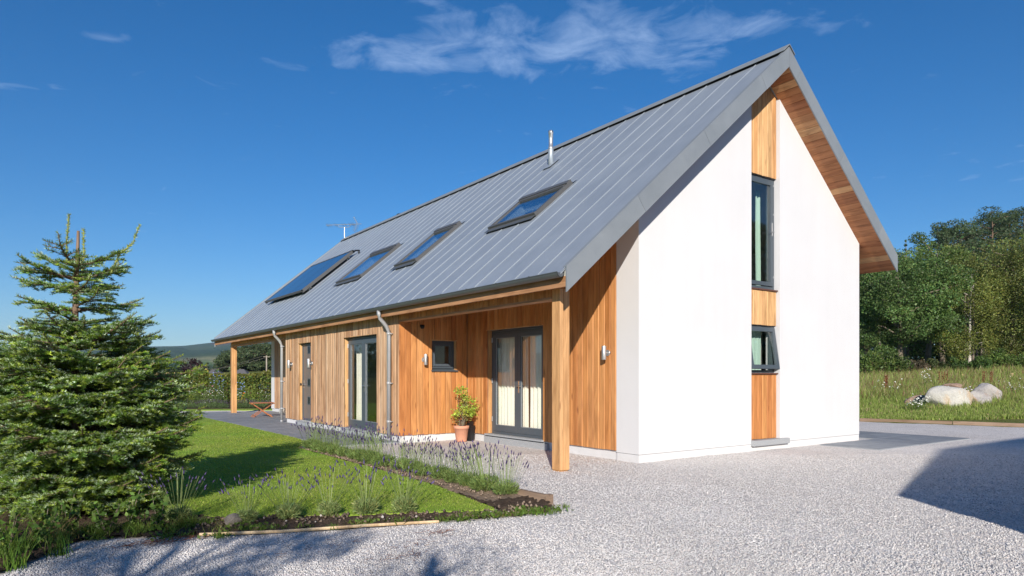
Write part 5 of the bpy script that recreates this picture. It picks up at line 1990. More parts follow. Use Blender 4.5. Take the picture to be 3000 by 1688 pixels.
tp_ = z > hx * 0.9
cc[tp_] = np.array([0.17, 0.175, 0.035]) * np.exp(r.normal(0, .2, (tp_.sum(), 1)))
V, F, Cc = leaves(P, 0.115, cc, 35, 0.7, 0.1)
link('foliage', mk('foliage', V, F, M_LEAF, Cc), hd_)
st = MB()
for k in np.linspace(0.02, 0.98, 60):
    q = a0 + (a1 - a0) * k - o0
    st.tube([(q[0], q[1], 0), (q[0] + random.uniform(-.2, .2), q[1], 1.3)], [0.03, 0.012], 4)
st.build('stem', M_BARK, hd_)

# bean canes
bc = thing('cane_frame', 'row of crossed bamboo canes tied for beans', 'cane frame', at(478, 31))
for i in range(15):
    d = i * 0.16 - 1.1
    for sgn in (-1, 1):
        dx = RT * (0.42 * sgn)
        c0 = FW * d + RT * (d * -0.05)
        j = random.uniform(-.02, .02)
        MB().tube([(c0[0] + dx[0], c0[1] + dx[1], 0), (c0[0] - dx[0] * (0.38 + j), c0[1] - dx[1] * (0.38 + j), 1.52 + random.uniform(-.06, .06))], 0.011, 5).build('cane', M_CANE, bc)
MB().tube([(FW[0] * -1.15, FW[1] * -1.15, 1.18), (FW[0] * 1.2, FW[1] * 1.2, 1.18)], 0.012, 5).build('cane', M_CANE, bc)

# flower border in front of the hedge
GF = 'flowering plants of the far border'
fl = (
    ('yellow_plant', 'tall yellow green plant at the left of the far flower border', 548, 29.6, 40, (0.35, 0.25), 0.62, (0.50, 0.48, 0.10), 0.05, (0.17, 0.22, 0.04)),
    ('white_flowers', 'white flower cloud left of the far porch post', 560, 30.2, 60, (0.4, 0.3), 0.72, WHITE_P, 0.055, (0.12, 0.17, 0.04)),
    ('white_flowers', 'frothy white flowers just left of the far porch post', 625, 29.4, 80, (0.5, 0.35), 0.62, WHITE_P, 0.05, (0.11, 0.16, 0.045)),
    ('green_perennial', 'green perennial clump in the middle of the far border', 590, 29.8, 30, (0.5, 0.3), 0.62, (0.25, 0.16, 0.30), 0.04, (0.115, 0.17, 0.045)),
    ('blue_flowers', 'round blue flower heads left of the far porch post', 624, 32.5, 34, (0.22, 0.2), 1.05, (0.30, 0.42, 0.80), 0.075, (0.10, 0.15, 0.04)),
    ('blue_delphinium', 'blue flower spire left of the far porch post', 641, 32, 22, (0.05, 0.05), 1.15, (0.26, 0.36, 0.78), 0.07, (0.10, 0.15, 0.04)),
    ('blue_delphinium', 'second blue flower spire nearer the far porch post', 652, 32, 18, (0.05, 0.05), 1.05, (0.26, 0.36, 0.78), 0.07, (0.10, 0.15, 0.04)),
    ('pink_flower', 'pink flower head beneath the blue flowers', 623, 31, 12, (0.10, 0.05), 0.78, (0.75, 0.30, 0.38), 0.07, (0.10, 0.15, 0.04)),
    ('blue_delphinium', 'blue flower spires right of the far porch post', 704, 31, 46, (0.22, 0.12), 0.85, (0.30, 0.42, 0.80), 0.07, (0.10, 0.15, 0.04)),
    ('white_flowers', 'white flowers right of the far porch post', 698, 29.5, 50, (0.28, 0.2), 0.60, WHITE_P, 0.055, (0.12, 0.17, 0.04)),
    ('orange_flower', 'small orange flower right of the far porch post', 716, 29, 10, (0.08, 0.05), 0.55, (0.80, 0.22, 0.03), 0.06, (0.12, 0.17, 0.04)),
    ('yellow_plant', 'low golden plant right of the far porch post', 703, 28.4, 70, (0.30, 0.2), 0.32, (0.60, 0.47, 0.05), 0.05, (0.22, 0.24, 0.04)),
    ('yellow_plant', 'tall lime green plant near the far white corner', 738, 29.4, 50, (0.40, 0.25), 0.66, (0.36, 0.42, 0.08), 0.05, (0.17, 0.24, 0.045)),
    ('white_flowers', 'white flowers beside the far white corner', 772, 29.6, 60, (0.30, 0.25), 0.68, WHITE_P, 0.05, (0.12, 0.17, 0.045)),
    ('green_perennial', 'green leafy clump in the far border beside the canes', 515, 30, 12, (0.4, 0.3), 0.5, (0.4, 0.4, 0.2), 0.04, (0.10, 0.16, 0.04)),
)
for i, (nm_, lab, u, D, n, sp, h, col, sz, stc) in enumerate(fl):
    flower_patch(nm_, lab, at(u, D + 1.3, 0.02), int(n * 0.6), sp, h, col, 200 + i, sz * 0.8, 'flowers', GF, stc, leafn=420, leafsz=0.085)

# ------------------------------------------------------------------ lavender


def lavender_proto(seed, w=0.20, hleaf=0.20, nst=60, hst=0.42, spread=0.5, fol=(0.20, 0.275, 0.085), flow=(0.105, 0.075, 0.19)):
    r = np.random.default_rng(seed)
    n = 1300
    a = r.uniform(0, 6.283, n)
    f = np.sqrt(r.uniform(0, 1, n))
    zz = r.uniform(0, 1, n) ** 0.8 * np.sqrt(np.clip(1 - 0.75 * f * f, 0.05, 1)) * hleaf * 0.85
    pos = np.stack([np.cos(a) * f * w * .62 * (0.6 + 0.5 * zz / hleaf), np.sin(a) * f * w * .62 * (0.6 + 0.5 * zz / hleaf), zz], 1)
    h = r.uniform(0.025, 0.06, n)
    dr3 = np.stack([np.cos(a) * f * 0.9, np.sin(a) * f * 0.9, np.full(n, 0.75)], 1) + r.normal(0, .45, (n, 3))
    dr3 /= np.linalg.norm(dr3, axis=1)[:, None]
    sd = np.cross(dr3, r.normal(size=(n, 3)))
    sd = sd / np.linalg.norm(sd, axis=1)[:, None] * 0.0032
    tip = pos + dr3 * h[:, None]
    mid = (pos + tip) / 2
    V = np.stack([pos - sd * .5, pos + sd * .5, mid + sd, tip, mid - sd], 1).reshape(-1, 3)
    b = np.arange(n)[:, None] * 5
    F = np.concatenate([b + np.array([[0, 1, 2]]), b + np.array([[0, 2, 4]]), b + np.array([[4, 2, 3]])])
    C = np.repeat(col_var(fol, n, seed + 1, 0.28), 5, 0)
    fo = mk('foliage', V, F, M_LEAF, C)
    V, F, C = [], [], []
    V2, F2, C2 = [], [], []
    for i in range(nst):
        a = r.uniform(0, 6.283)
        f = math.sqrt(r.uniform(0, 1))
        p0 = np.array([math.cos(a) * f * w * .4, math.sin(a) * f * w * .4, 0.05])
        h = hst * r.uniform(0.6, 1.15)
        p1 = p0 + np.array([math.cos(a) * f * spread * h, math.sin(a) * f * spread * h, h * (1 - 0.15 * f)])
        s_ = np.array([-math.sin(a), math.cos(a), 0]) * 0.0019
        o = len(V)
        V += [p0 - s_, p0 + s_, p1 + s_, p1 - s_]
        F.append((o, o + 1, o + 2, o + 3))
        C += [np.array(fol) * 1.1] * 4
        if i % 4 == 3:
            continue
        d = (p1 - p0) / np.linalg.norm(p1 - p0)
        L = r.uniform(0.035, 0.07)
        e1 = np.cross(d, [0.3, 0.2, 1.0])
        e1 /= np.linalg.norm(e1)
        e2 = np.cross(d, e1)
        o = len(V2)
        rad = 0.0075
        V2 += [p1 - d * 0.005, p1 + d * L * .4 + e1 * rad, p1 + d * L * .4 + e2 * rad, p1 + d * L * .4 - e1 * rad, p1 + d * L * .4 - e2 * rad, p1 + d * L]
        for k in range(4):
            F2.append((o, o + 1 + (k + 1) % 4, o + 1 + k))
            F2.append((o + 5, o + 1 + k, o + 1 + (k + 1) % 4))
        C2 += [np.array(flow) * math.exp(r.normal(0, .25))] * 6
    stm = mk('flower_stems', np.array(V), np.array(F), M_LEAF, np.array(C))
    hdm = mk('flower_spikes', np.array(V2), np.array(F2), M_PETAL, np.array(C2))
    return fo, stm, hdm


LAVP = [lavender_proto(300 + i, 0.30, 0.19, 54, 0.44, 0.50) for i in range(3)]
LAVF = [lavender_proto(320 + i, 0.20, 0.15, 44, 0.40, 0.80, (0.27, 0.33, 0.13), (0.12, 0.09, 0.215)) for i in range(3)]
LAVD = [lavender_proto(340 + i, 0.50, 0.24, 90, 0.30, 0.5, (0.12, 0.18, 0.075), (0.15, 0.11, 0.19)) for i in range(2)]


def lavender(loc, proto, rz, sc_, label, group, tilt=(0, 0)):
    T = thing('lavender_plant', label, 'lavender', loc, 0, group)
    T.rotation_euler = (tilt[0], tilt[1], rz)
    for nm_, me in zip(('foliage', 'flower_stems', 'flower_spikes'), proto):
        o = link(nm_, me, T, (0, 0, 0), (0, 0, 0), (sc_, sc_, sc_))
        if nm_ != 'foliage':
            o['kind'] = 'stuff'
    return T


NR = 17
ORD = ('first', 'second', 'third', 'fourth', 'fifth', 'sixth', 'seventh', 'eighth', 'ninth', 'tenth', 'eleventh', 'twelfth', 'thirteenth', 'fourteenth', 'fifteenth', 'sixteenth', 'seventeenth')
for i in range(NR):
    f = i / (NR - 1)
    x = -3.58 + 0.10 * f + random.uniform(-.04, .04)
    y = 4.75 - 6.05 * f
    lab = ORD[NR - 1 - i] + ' lavender plant from the timber peg in the row beside the gravel'
    if i == 0:
        lab = 'lavender plant at the far end of the lavender row beside the paving'
    if i == NR - 1:
        lab = 'lavender plant at the near end of the row beside the timber end'
    lavender((x, y, 0.03), LAVP[i % 3], random.uniform(0, 6.28), random.uniform(0.9, 1.12), lab, 'lavender row between lawn and gravel', (random.uniform(-.1, .1), random.uniform(.0, .2)))
labs = ('lavender plant beside the grey stone at the left of the front bed', 'second lavender plant from the left in the sunlit front bed', 'middle lavender plant of the sunlit front bed', 'fourth lavender plant from the left in the sunlit front bed', 'rightmost lavender plant of the sunlit front bed', 'purple lavender in shade beside the fir')
for i, (x, y) in enumerate(((-6.235, -1.10), (-5.88, -1.17), (-5.52, -1.25), (-5.20, -1.38), (-4.86, -1.53), (-6.74, -0.68))):
    lavender((x, y, 0.03), LAVF[i % 3], i * 1.3, (0.82, 1.0, 0.95, 1.08, 1.05, 0.95)[i], labs[i], 'lavender plants in the front bed')
for i, u in enumerate((505, 530, 562, 595, 628, 655, 700, 722, 752, 785)):
    lavender(at(u, 29.2 + 0.3 * (i / 9), 0.02), LAVD[i % 2], i, 0.95 + 0.1 * math.sin(i * 2), ORD[i] + ' dark lavender clump from the left along the far border' if u not in (505, 785) else ('leftmost dark lavender clump of the far border' if u == 505 else 'dark lavender clump nearest the far white corner'), 'lavender clumps edging the far border')

# timber board ending beside the lavender row, thin front edging
dl = np.array([-3.31 + 3.64, -1.85 - 4.9])
Ld = np.linalg.norm(dl)
tag(MB().box(0, Ld, -0.022, 0.022, -0.05, 0.085).build('bed_board', M_SLEEPOLD, None, False, (-3.62, 4.9, 0.0), (0, 0, math.atan2(dl[1], dl[0]))), 'grey timber board along the gravel side of the lavender row', 'edging board')
tag(MB().box(-0.03, 0.03, -0.03, 0.03, -0.1, 0.105).build('edging_peg', M_SLEEPOLD, None, False, (-3.33, -1.9, 0), (0, 0, 0.2)), 'short square timber peg at the end of the lavender row board', 'peg')
tag(MB().tube([(-6.70, -1.40, 0.035), (-6.1, -1.66, 0.03), (-5.4, -1.90, 0.036), (-4.79, -2.09, 0.028)], 0.014, 6).build('edging_pole', M_CANE), 'thin pale pole lying along the front of the bed', 'pole')
rock('stone', 'rounded grey stone beside the leftmost front lavender', (-6.36, -1.12, 0.03), (0.17, 0.13, 0.12), M_ROCKB2, 50, 0.3, None, 'stone', lvl=3, bury=0.2)
rock('stone', 'pale stone on the paving against the far porch wall', (-0.22, 17.6, 0.03), (0.55, 0.3, 0.24), M_ROCKW, 51, 1.4, None, 'stone', lvl=3, bury=0.1)

# ------------------------------------------------------------------ pots and table
pt = thing('potted_plant', 'straggly green plant in a terracotta pot at the inner porch corner', 'potted plant', (-0.40, 4.72, 0.0))
MB().lathe([(0.105, 0.0), (0.112, 0.01), (0.148, 0.27), (0.160, 0.272), (0.166, 0.33), (0.152, 0.335), (0.146, 0.30), (0.02, 0.295)], 24).build('pot', M_TERRA, pt, True)
r = np.random.default_rng(44)
stm = MB()
P, cols = [], []
for i in range(25):
    a = r.uniform(0, 6.283)
    f = math.sqrt(r.uniform(0, 1))
    h = 0.38 + r.uniform(0.22, 0.74) * (1.1 - 0.45 * f)
    tipp = np.array([math.cos(a) * f * 0.30, math.sin(a) * f * 0.30, h + 0.0])
    mid = np.array([math.cos(a + .4) * f * 0.13, math.sin(a + .4) * f * 0.13, 0.30 + (h - 0.3) * 0.5])
    stm.tube([(math.cos(a) * .03, math.sin(a) * .03, 0.29), tuple(mid), tuple(tipp)], [0.008, 0.006, 0.003], 5)
    for q, cnt, sp in ((tipp, 44, 0.042), (mid * .4 + tipp * .6, 14, 0.04), (mid, 8, 0.05)):
        P.append(q + r.normal(0, sp, (cnt, 3)))
        b = (0.36, 0.45, 0.07) if q is tipp else (0.30, 0.27, 0.10)
        cols.append(col_var(b, cnt, 450 + i, 0.3, 0.15))
        if q is mid:
            cols[-1][::3] = (0.30, 0.10, 0.04)
stm.build('stem', M_GREYBARK, pt)
V, F, C = leaves(np.concatenate(P), 0.042, np.concatenate(cols), 46, 0.7, 0.4)
link('foliage', mk('foliage', V, F, M_LEAF, C), pt)
bk = thing('black_pot', 'tall square black plastic pot behind the terracotta pot', 'pot', (-0.17, 4.74, 0.0), 0.3)
MB().add([(-.055, -.055, 0), (.055, -.055, 0), (.055, .055, 0), (-.055, .055, 0), (-.075, -.075, .30), (.075, -.075, .30), (.075, .075, .30), (-.075, .075, .30)], [(3, 2, 1, 0), (0, 1, 5, 4), (1, 2, 6, 5), (2, 3, 7, 6), (3, 0, 4, 7), (4, 5, 6, 7)]).build('body', M_BLACK, bk)
MB().box(-.08, .08, -.08, .08, .30, .325).build('rim', M_BLACK, bk)
MB().box(-.05, .05, -.05, .05, .325, .42).build('inner_pot', M_BLACK, bk)

tb = thing('folding_table', 'small reddish brown folding wooden table on the patio', 'table', (-1.46, 15.75, 0.032), R(-8))
for i in range(7):
    MB().box(-0.36, 0.36, -0.30 + i * 0.0858, -0.30 + i * 0.0858 + 0.078, 0.462, 0.482).build('slat', M_TEAK, tb)
MB().box(-0.36, -0.32, -0.30, 0.30, 0.43, 0.4615).box(0.32, 0.36, -0.30, 0.30, 0.43, 0.4615).build('frame', M_TEAK, tb)
for sy in (-0.25, 0.25):
    for sg in (-1, 1):
        yo = sy + (0.025 if sg > 0 else 0)
        MB().extrude([(-0.30 * sg - 0.025, yo, 0.0), (-0.30 * sg + 0.025, yo, 0.0), (0.30 * sg + 0.025, yo, 0.43), (0.30 * sg - 0.025, yo, 0.43)], (0, 0.022, 0)).build('leg', M_TEAK, tb)
for sx in (-0.26, 0.26):
    MB().box(sx - 0.015, sx + 0.015, -0.25, 0.27, 0.05, 0.075).build('stretcher', M_TEAK, tb)

# ------------------------------------------------------------------ fir tree in front


def fir_branch(L, seed, droop, young=0.5):
    """wood and needles of one flat spray; base at origin, growing along +x"""
    r = np.random.default_rng(seed)
    segs = []

    def axis(s):
        return np.array([L * s, 0.05 * L * math.sin(s * 3 + seed), L * (0.06 * s - droop * s * s + (0.05 + droop) * s ** 4)])

    w = MB()
    mp = [axis(s) for s in np.linspace(0, 1, 8)]
    w.tube([tuple(p) for p in mp], [0.016 * (L ** .7) * (1.1 - s) + 0.002 for s in np.linspace(0, 1, 8)], 5)
    for i in range(7):
        if i > 0:
            segs.append((mp[i], mp[i + 1], 1.0 if i >= 5 else 0.3))
    n = max(4, int(L / 0.082))
    for i in range(n):
        s = 0.15 + 0.74 * (i + r.uniform(-.3, .3)) / n
        for sd in (-1, 1):
            if r.uniform() < 0.08:
                continue
            p = axis(s)
            l = (0.50 * L * (1 - s) ** 0.8 * min(1, s / 0.25) + 0.06) * r.uniform(0.6, 1.2)
            ang = R(r.uniform(38, 62)) * sd
            d = np.array([math.cos(ang), math.sin(ang), r.uniform(-0.16, 0.10)])
            d /= np.linalg.norm(d)
            e = p + d * l + np.array([0, 0, -0.22 * l * l])
            w.tube([tuple(p), tuple(e)], [0.005, 0.002], 3, False)
            segs.append((p, e, 0.9 if s > 0.8 else 0.2))
            if l > 0.13:
                k = int(l / 0.085)
                for j in range(1, k):
                    q = p + (e - p) * (j + 0.4) / k
                    for s2 in (-1, 1):
                        l2 = (l * 0.42 * (1 - j / k) + 0.05) * r.uniform(.7, 1.25)
                        a2 = ang + R(48) * s2 * r.uniform(.7, 1.2)
                        d2 = np.array([math.cos(a2), math.sin(a2), r.uniform(-0.50, 0.12)])
                        d2 /= np.linalg.norm(d2)
                        segs.append((q, q + d2 * l2, r.uniform(0, 1) < young))
    A = np.array([s[0] for s in segs])
    B = np.array([s[1] for s in segs])
    yg = np.array([float(s[2]) for s in segs])
    ln = np.linalg.norm(B - A, axis=1)
    cnt = np.maximum((ln * 470).astype(int), 8)
    idx = np.repeat(np.arange(len(segs)), cnt)
    m = len(idx)
    t = r.uniform(0, 1, m)
    base = A[idx] + (B - A)[idx] * t[:, None]
    ax_ = ((B - A) / ln[:, None])[idx]
    up = np.array([0, 0, 1.0])
    sdv = np.cross(ax_, up)
    sdv /= np.linalg.norm(sdv, axis=1)[:, None] + 1e-9
    upv = np.cross(sdv, ax_)
    phi = r.uniform(R(-25), R(205), m)
    out = sdv * np.cos(phi)[:, None] + upv * np.sin(phi)[:, None]
    d = out * 0.88 + ax_ * (0.45 + 0.5 * (t > .9))[:, None]
    d /= np.linalg.norm(d, axis=1)[:, None]
    nl = r.uniform(0.020, 0.032, m)
    wv = np.cross(d, r.normal(size=(m, 3)))
    wv /= np.linalg.norm(wv, axis=1)[:, None]
    wv *= 0.0024
    tip = base + d * nl[:, None]
    V = np.stack([base - wv, base + wv, tip + wv * .5, tip - wv * .5], 1).reshape(-1, 3)
    F = np.arange(4 * m).reshape(m, 4)
    dark = np.array([0.100, 0.190, 0.030])
    new = np.array([0.42, 0.52, 0.06])
    lit_sheen = np.array([0.56, 0.66, 0.52])
    y = yg[idx] * (0.45 + 0.55 * t) * np.repeat(r.uniform(0.3, 1.0, len(segs)), cnt)
    C = dark[None] * (1 - y[:, None]) + new[None] * y[:, None]
    lit_top = (np.sin(phi) > 0.45) & (r.uniform(0, 1, m) < 0.50) & np.repeat(r.uniform(0, 1, len(segs)) < 0.62, cnt)  # silvery sheen of sunlit upper needles, painted into the needle colour
    C[lit_top] = C[lit_top] * 0.35 + lit_sheen[None] * 0.65
    C = C * np.exp(r.normal(0, .12, (m, 1))) * np.repeat(np.exp(r.normal(0, .28, (len(segs), 1))), cnt, axis=0)
    return w.mesh('branch', M_BARK), mk('needles', V, F, M_NEEDLE, np.repeat(C, 4, 0))


def build_fir():
    T = thing('fir_tree', 'bushy young fir in the left foreground with a bare pole at its top', 'fir tree', (-7.479, 0.464, 0))
    r = np.random.default_rng(88)
    H = 2.82
    MB().tube([(0.0, 0.0, -0.1), (0.01, 0.0, 0.9), (-0.015, 0.0, 1.6), (0.0, 0.01, 2.2), (0.015, 0.0, 2.62), (0.02, 0.0, H)], [0.055, 0.045, 0.036, 0.026, 0.017, 0.013], 9).build('trunk', M_BARK, T, True)
    protos = {}
    for cls, L in (('s', 0.42), ('m', 0.70), ('l', 1.05)):
        protos[cls] = [fir_branch(L, 400 + i + int(L * 100), (0.04, 0.10, 0.17)[i % 3]) for i in range(4)]
    LEN = {'s': 0.42, 'm': 0.70, 'l': 1.05}

    def put(z, az, L, tilt, k=None):
        cls = 's' if L < 0.54 else ('m' if L < 0.88 else 'l')
        wd, ne = protos[cls][r.integers(0, 4) if k is None else k]
        s_ = L / LEN[cls]
        b = link('branch', wd, T, (0, 0, z), (r.uniform(-.15, .15), -tilt, az), (s_, s_ * r.uniform(.85, 1.1), s_))
        link('needles', ne, b)

    # whorls: height, reach, count, upward tilt
    wh = [(2.42, 0.50, 4, 0.38), (2.33, 0.62, 6, 0.22), (2.20, 0.60, 6, 0.16), (2.04, 0.62, 5, 0.12), (1.91, 0.46, 3, 0.14),
          (1.75, 0.70, 9, 0.24), (1.64, 0.80, 10, 0.14), (1.47, 1.00, 14, 0.10), (1.31, 1.10, 15, 0.06), (1.14, 1.13, 15, 0.05), (0.97, 1.16, 15, 0.04),
          (0.80, 1.19, 15, 0.03), (0.64, 1.17, 15, 0.02), (0.49, 1.12, 15, 0.0), (0.36, 1.05, 14, -0.02), (0.24, 0.98, 13, -0.04), (0.13, 0.88, 10, -0.02)]
    for z, L, n, tilt in wh:
        a0 = r.uniform(0, 6.28)
        for i in range(n):
            put(z + r.uniform(-.03, .03), a0 + i * 6.283 / n + r.uniform(-.18, .18), L * r.uniform(0.66, 1.10), tilt + r.uniform(-.07, .09))
    # leading shoots beside the bare pole
    for (px, py, z0, pts, lab) in (
            (-0.09, 0.0, 2.48, [(0, 0, 0), (-0.005, 0, 0.2), (0.02, 0, 0.5)], 'shoot'),
            (0.06, 0.02, 2.42, [(0, 0, 0), (0.02, 0, 0.15), (0.015, 0, 0.42)], 'shoot'),
            (0.40, 0.0, 2.50, [(-0.06, 0, -0.12), (0.03, 0, 0.08), (0.17, 0, 0.20), (0.235, 0, 0.38)], 'shoot')):
        e = np.array([RT[0], RT[1]])
        pw = [np.array([e[0] * (px + q[0]), e[1] * (px + q[0]), z0 + q[2]]) for q in pts]
        m = MB().tube([tuple(q) for q in pw], [0.007, 0.006, 0.005, 0.004][:len(pw)], 6)
        sh = m.build('leading_shoot', M_SHOOT, T)
        rr_ = np.random.default_rng(int(z0 * 100))
        P0, D0 = [], []
        for a_, b_ in zip(pw[:-1], pw[1:]):
            k = int(np.linalg.norm(b_ - a_) * 520)
            t = rr_.uniform(0, 1, k)[:, None]
            P0.append(a_ + (b_ - a_) * t)
            dd = (b_ - a_) / np.linalg.norm(b_ - a_)
            o = rr_.normal(size=(k, 3))
            o -= (o @ dd)[:, None] * dd
            o /= np.linalg.norm(o, axis=1)[:, None]
            D0.append(o * 0.8 + dd * 0.6)
        P0, D0 = np.concatenate(P0), np.concatenate(D0)
        m_ = len(P0)
        wv = np.cross(D0, rr_.normal(size=(m_, 3)))
        wv = wv / np.linalg.norm(wv, axis=1)[:, None] * 0.0030
        tip = P0 + D0 * 0.026
        V = np.stack([P0 - wv, P0 + wv, tip + wv * .5, tip - wv * .5], 1).reshape(-1, 3)
        C = np.repeat(col_var((0.30, 0.37, 0.09), m_, 5, .2), 4, 0)
        link('needles', mk('needles', V, np.arange(4 * m_).reshape(m_, 4), M_NEEDLE, C), sh)
    return T


fir = build_fir()
# its neighbour just outside the left edge fills the lower left
f2 = copy_tree(fir)
f2.location = (-8.80, 1.25, 0)
f2.rotation_euler = (0, 0, 2.1)
f2.scale = (0.86, 0.86, 0.62)
f2['label'] = 'second low fir pressing in at the left edge behind the first'
for o in list(f2.children):
    if o.name.startswith('leading_shoot'):
        for c in list(o.children):
            bpy.data.objects.remove(c)
        bpy.data.objects.remove(o)

# ------------------------------------------------------------------ lawn blades, weeds, stones


def lawn_blades():
    r = np.random.default_rng(17)
    n = 230000
    D = 5.2 + 15 * r.uniform(0, 1, n) ** 1.7
    u = r.uniform(150, 1520, n)
    p = np.array([CAMP.x, CAMP.y])[None] + FW[None] * D[:, None] + RT[None] * ((u - 1500) / 1997.055 * D)[:, None]
    k = inside(LAWN, p[:, 0], p[:, 1])
    p, D = p[k], D[k]
    n = len(p)
    h = r.uniform(0.008, 0.022, n)
    pos = np.stack([p[:, 0], p[:, 1], np.full(n, 0.034)], 1)
    patch = vnoise(p[:, 0] * 1.6, p[:, 1] * 1.6, 23)
    c = np.array([[0.26, 0.37, 0.050]]) * np.exp(r.normal(0, .25, (n, 1)))
    c[:, 0] *= 1 + 0.35 * patch
    dryb = r.uniform(0, 1, n) < 0.07 + 0.05 * patch
    c[dryb] = np.array([0.50, 0.45, 0.18])
    a = r.uniform(0, 6.283, n)
    sd = np.stack([np.cos(a), np.sin(a), np.zeros(n)], 1) * (0.0012 + 0.00028 * D)[:, None]
    ln = r.normal(0, .5, (n, 2)) * h[:, None]
    tip = pos + np.stack([ln[:, 0], ln[:, 1], h], 1)
    V = np.stack([pos - sd, pos + sd, tip], 1).reshape(-1, 3)
    F = np.arange(3 * n).reshape(n, 3)
    tag(link('lawn_grass', mk('lawn_grass', V, F, M_BLADE, np.repeat(np.clip(c, 0, 1), 3, 0))), 'short mown grass of the lawn', 'grass', kind='stuff')


lawn_blades()


def gravel_stones():
    r = np.random.default_rng(21)
    n = 150000
    D = 4.45 + 7.5 * r.uniform(0, 1, n) ** 1.9
    u = r.uniform(-40, 3040, n)
    p = np.array([CAMP.x, CAMP.y])[None] + FW[None] * D[:, None] + RT[None] * ((u - 1500) / 1997.055 * D)[:, None]
    bad = inside(LAWN, p[:, 0], p[:, 1]) | inside(BED, p[:, 0], p[:, 1]) | ((p[:, 0] > -0.03) & (p[:, 1] > -0.02))
    p = p[~bad]
    n = len(p)
    base = np.array([[1, 0, 0], [-1, 0, 0], [0, 1, 0], [0, -1, 0], [0, 0, 1], [0, 0, -1]], float)
    tri = np.array([[0, 2, 4], [2, 1, 4], [1, 3, 4], [3, 0, 4], [2, 0, 5], [1, 2, 5], [3, 1, 5], [0, 3, 5]])
    v = base[None] * r.uniform(0.65, 1.25, (n, 6, 1)) + r.normal(0, .12, (n, 6, 3))
    s = r.uniform(0.005, 0.0105, (n, 1, 1)) * np.stack([r.uniform(.8, 1.4, n), r.uniform(.7, 1.1, n), r.uniform(.45, .75, n)], 1)[:, None, :]
    v = v * s
    q = r.normal(size=(n, 4))
    q /= np.linalg.norm(q, axis=1)[:, None]
    w, x, y, z = q.T
    Rm = np.stack([1 - 2 * (y * y + z * z), 2 * (x * y - z * w), 2 * (x * z + y * w), 2 * (x * y + z * w), 1 - 2 * (x * x + z * z), 2 * (y * z - x * w), 2 * (x * z - y * w), 2 * (y * z + x * w), 1 - 2 * (x * x + y * y)], 1).reshape(n, 3, 3)
    v = np.einsum('nij,nkj->nki', Rm, v)
    z0 = 0.010 * vnoise(p[:, 0] * 2, p[:, 1] * 2, 3) + 0.006 * vnoise(p[:, 0] * 6, p[:, 1] * 6, 5)
    v = v + np.stack([p[:, 0], p[:, 1], z0 + r.uniform(0.000, 0.005, n)], 1)[:, None, :]
    pal = np.array([[0.66, 0.645, 0.635], [0.61, 0.595, 0.585], [0.665, 0.61, 0.58], [0.54, 0.525, 0.52], [0.72, 0.71, 0.70], [0.32, 0.31, 0.31]])
    c = pal[r.choice(6, n, p=[.32, .22, .17, .12, .12, .05])] * np.exp(r.normal(0, .1, (n, 1))) * (0.93 + 0.07 * vnoise(p[:, 0] * 1.1, p[:, 1] * 0.8, 61) + 0.05 * vnoise(p[:, 0] * 3.1, p[:, 1] * 2.6, 62))[:, None]
    F = (np.arange(n)[:, None, None] * 6 + tri[None]).reshape(-1, 3)
    tag(link('gravel_stones', mk('gravel_stones', v.reshape(-1, 3), F, M_STONE, np.repeat(np.clip(c, 0, 1), 6, 0))), 'loose pale gravel stones in the foreground', 'gravel', kind='stuff')


gravel_stones()


def weeds():
    r = np.random.default_rng(31)
    cen = []
    for (x0, y0_, x1, y1_, k, s) in ((-6.9, -1.25, -6.2, -1.45, 9, .1), (-4.7, -2.0, -3.55, -2.25, 26, .09), (-6.3, -1.45, -4.8, -2.02, 9, .04), (-8.3, -1.2, -7.3, -0.75, 22, .12), (-7.5, -0.9, -6.6, -1.0, 16, .12), (-6.9, -.8, -6.3, -1.1, 10, .12)):
        for _ in range(k):
            f = r.uniform()
            cen.append((x0 + (x1 - x0) * f + r.normal(0, s), y0_ + (y1_ - y0_) * f + r.normal(0, s), 0.9 * (x0 < -7)))
    pos, hh, cc = [], [], []
    for (x, y, k) in cen:
        n = 46
        pos.append(np.stack([x + r.normal(0, .04, n), y + r.normal(0, .04, n), np.full(n, 0.02)], 1))
        hh.append(r.uniform(0.025, 0.075, n) * (0.7 + k * .9))
        cc.append(col_var((0.13, 0.20, 0.035) if r.uniform() < .8 else (0.24, 0.22, 0.08), n, int(r.integers(1e6)), .25))
    pos = np.concatenate(pos)
    hh = np.concatenate(hh)
    V, F, C = blade_field(len(pos), pos, hh, np.full(len(pos), 0.003), np.concatenate(cc), 32, 0.6)
    # broad low leaves
    P = []
    for (x, y, k) in cen[::2]:
        n = 26
        P.append(np.stack([x + r.normal(0, .06, n), y + r.normal(0, .06, n), r.uniform(0.02, 0.05 + 0.10 * (k > 1), n)], 1))
    P = np.concatenate(P)
    V2, F2, C2 = leaves(P, 0.04, col_var((0.12, 0.19, 0.035), len(P), 33), 34, 0.6, 1.0)
    F2 = np.concatenate([F2[:, [0, 1, 2]], F2[:, [0, 2, 3]]])
    tag(link('weeds', mk('weeds', np.concatenate([V, V2]), np.concatenate([F, F2 + len(V)]), M_BLADE, np.concatenate([C, C2]))), 'low weeds and grass creeping along the bed and gravel edge', 'weeds', kind='stuff')


weeds()


def tall_grass(label, loc, n, h, seed, col):
    r = np.random.default_rng(seed)
    T = thing('grass_tuft', label, 'grass tuft', loc, 0, 'long grass tufts at the lower left corner')
    pos = np.stack([r.normal(0, .05, n), r.normal(0, .05, n), np.zeros(n)], 1)
    V, F, C = blade_field(n, pos, h * r.uniform(.5, 1.1, n), np.full(n, 0.0035), col_var(col, n, seed), seed, 0.4)
    o = link('blades', mk('blades', V, F, M_BLADE, C), T)
    o['kind'] = 'stuff'


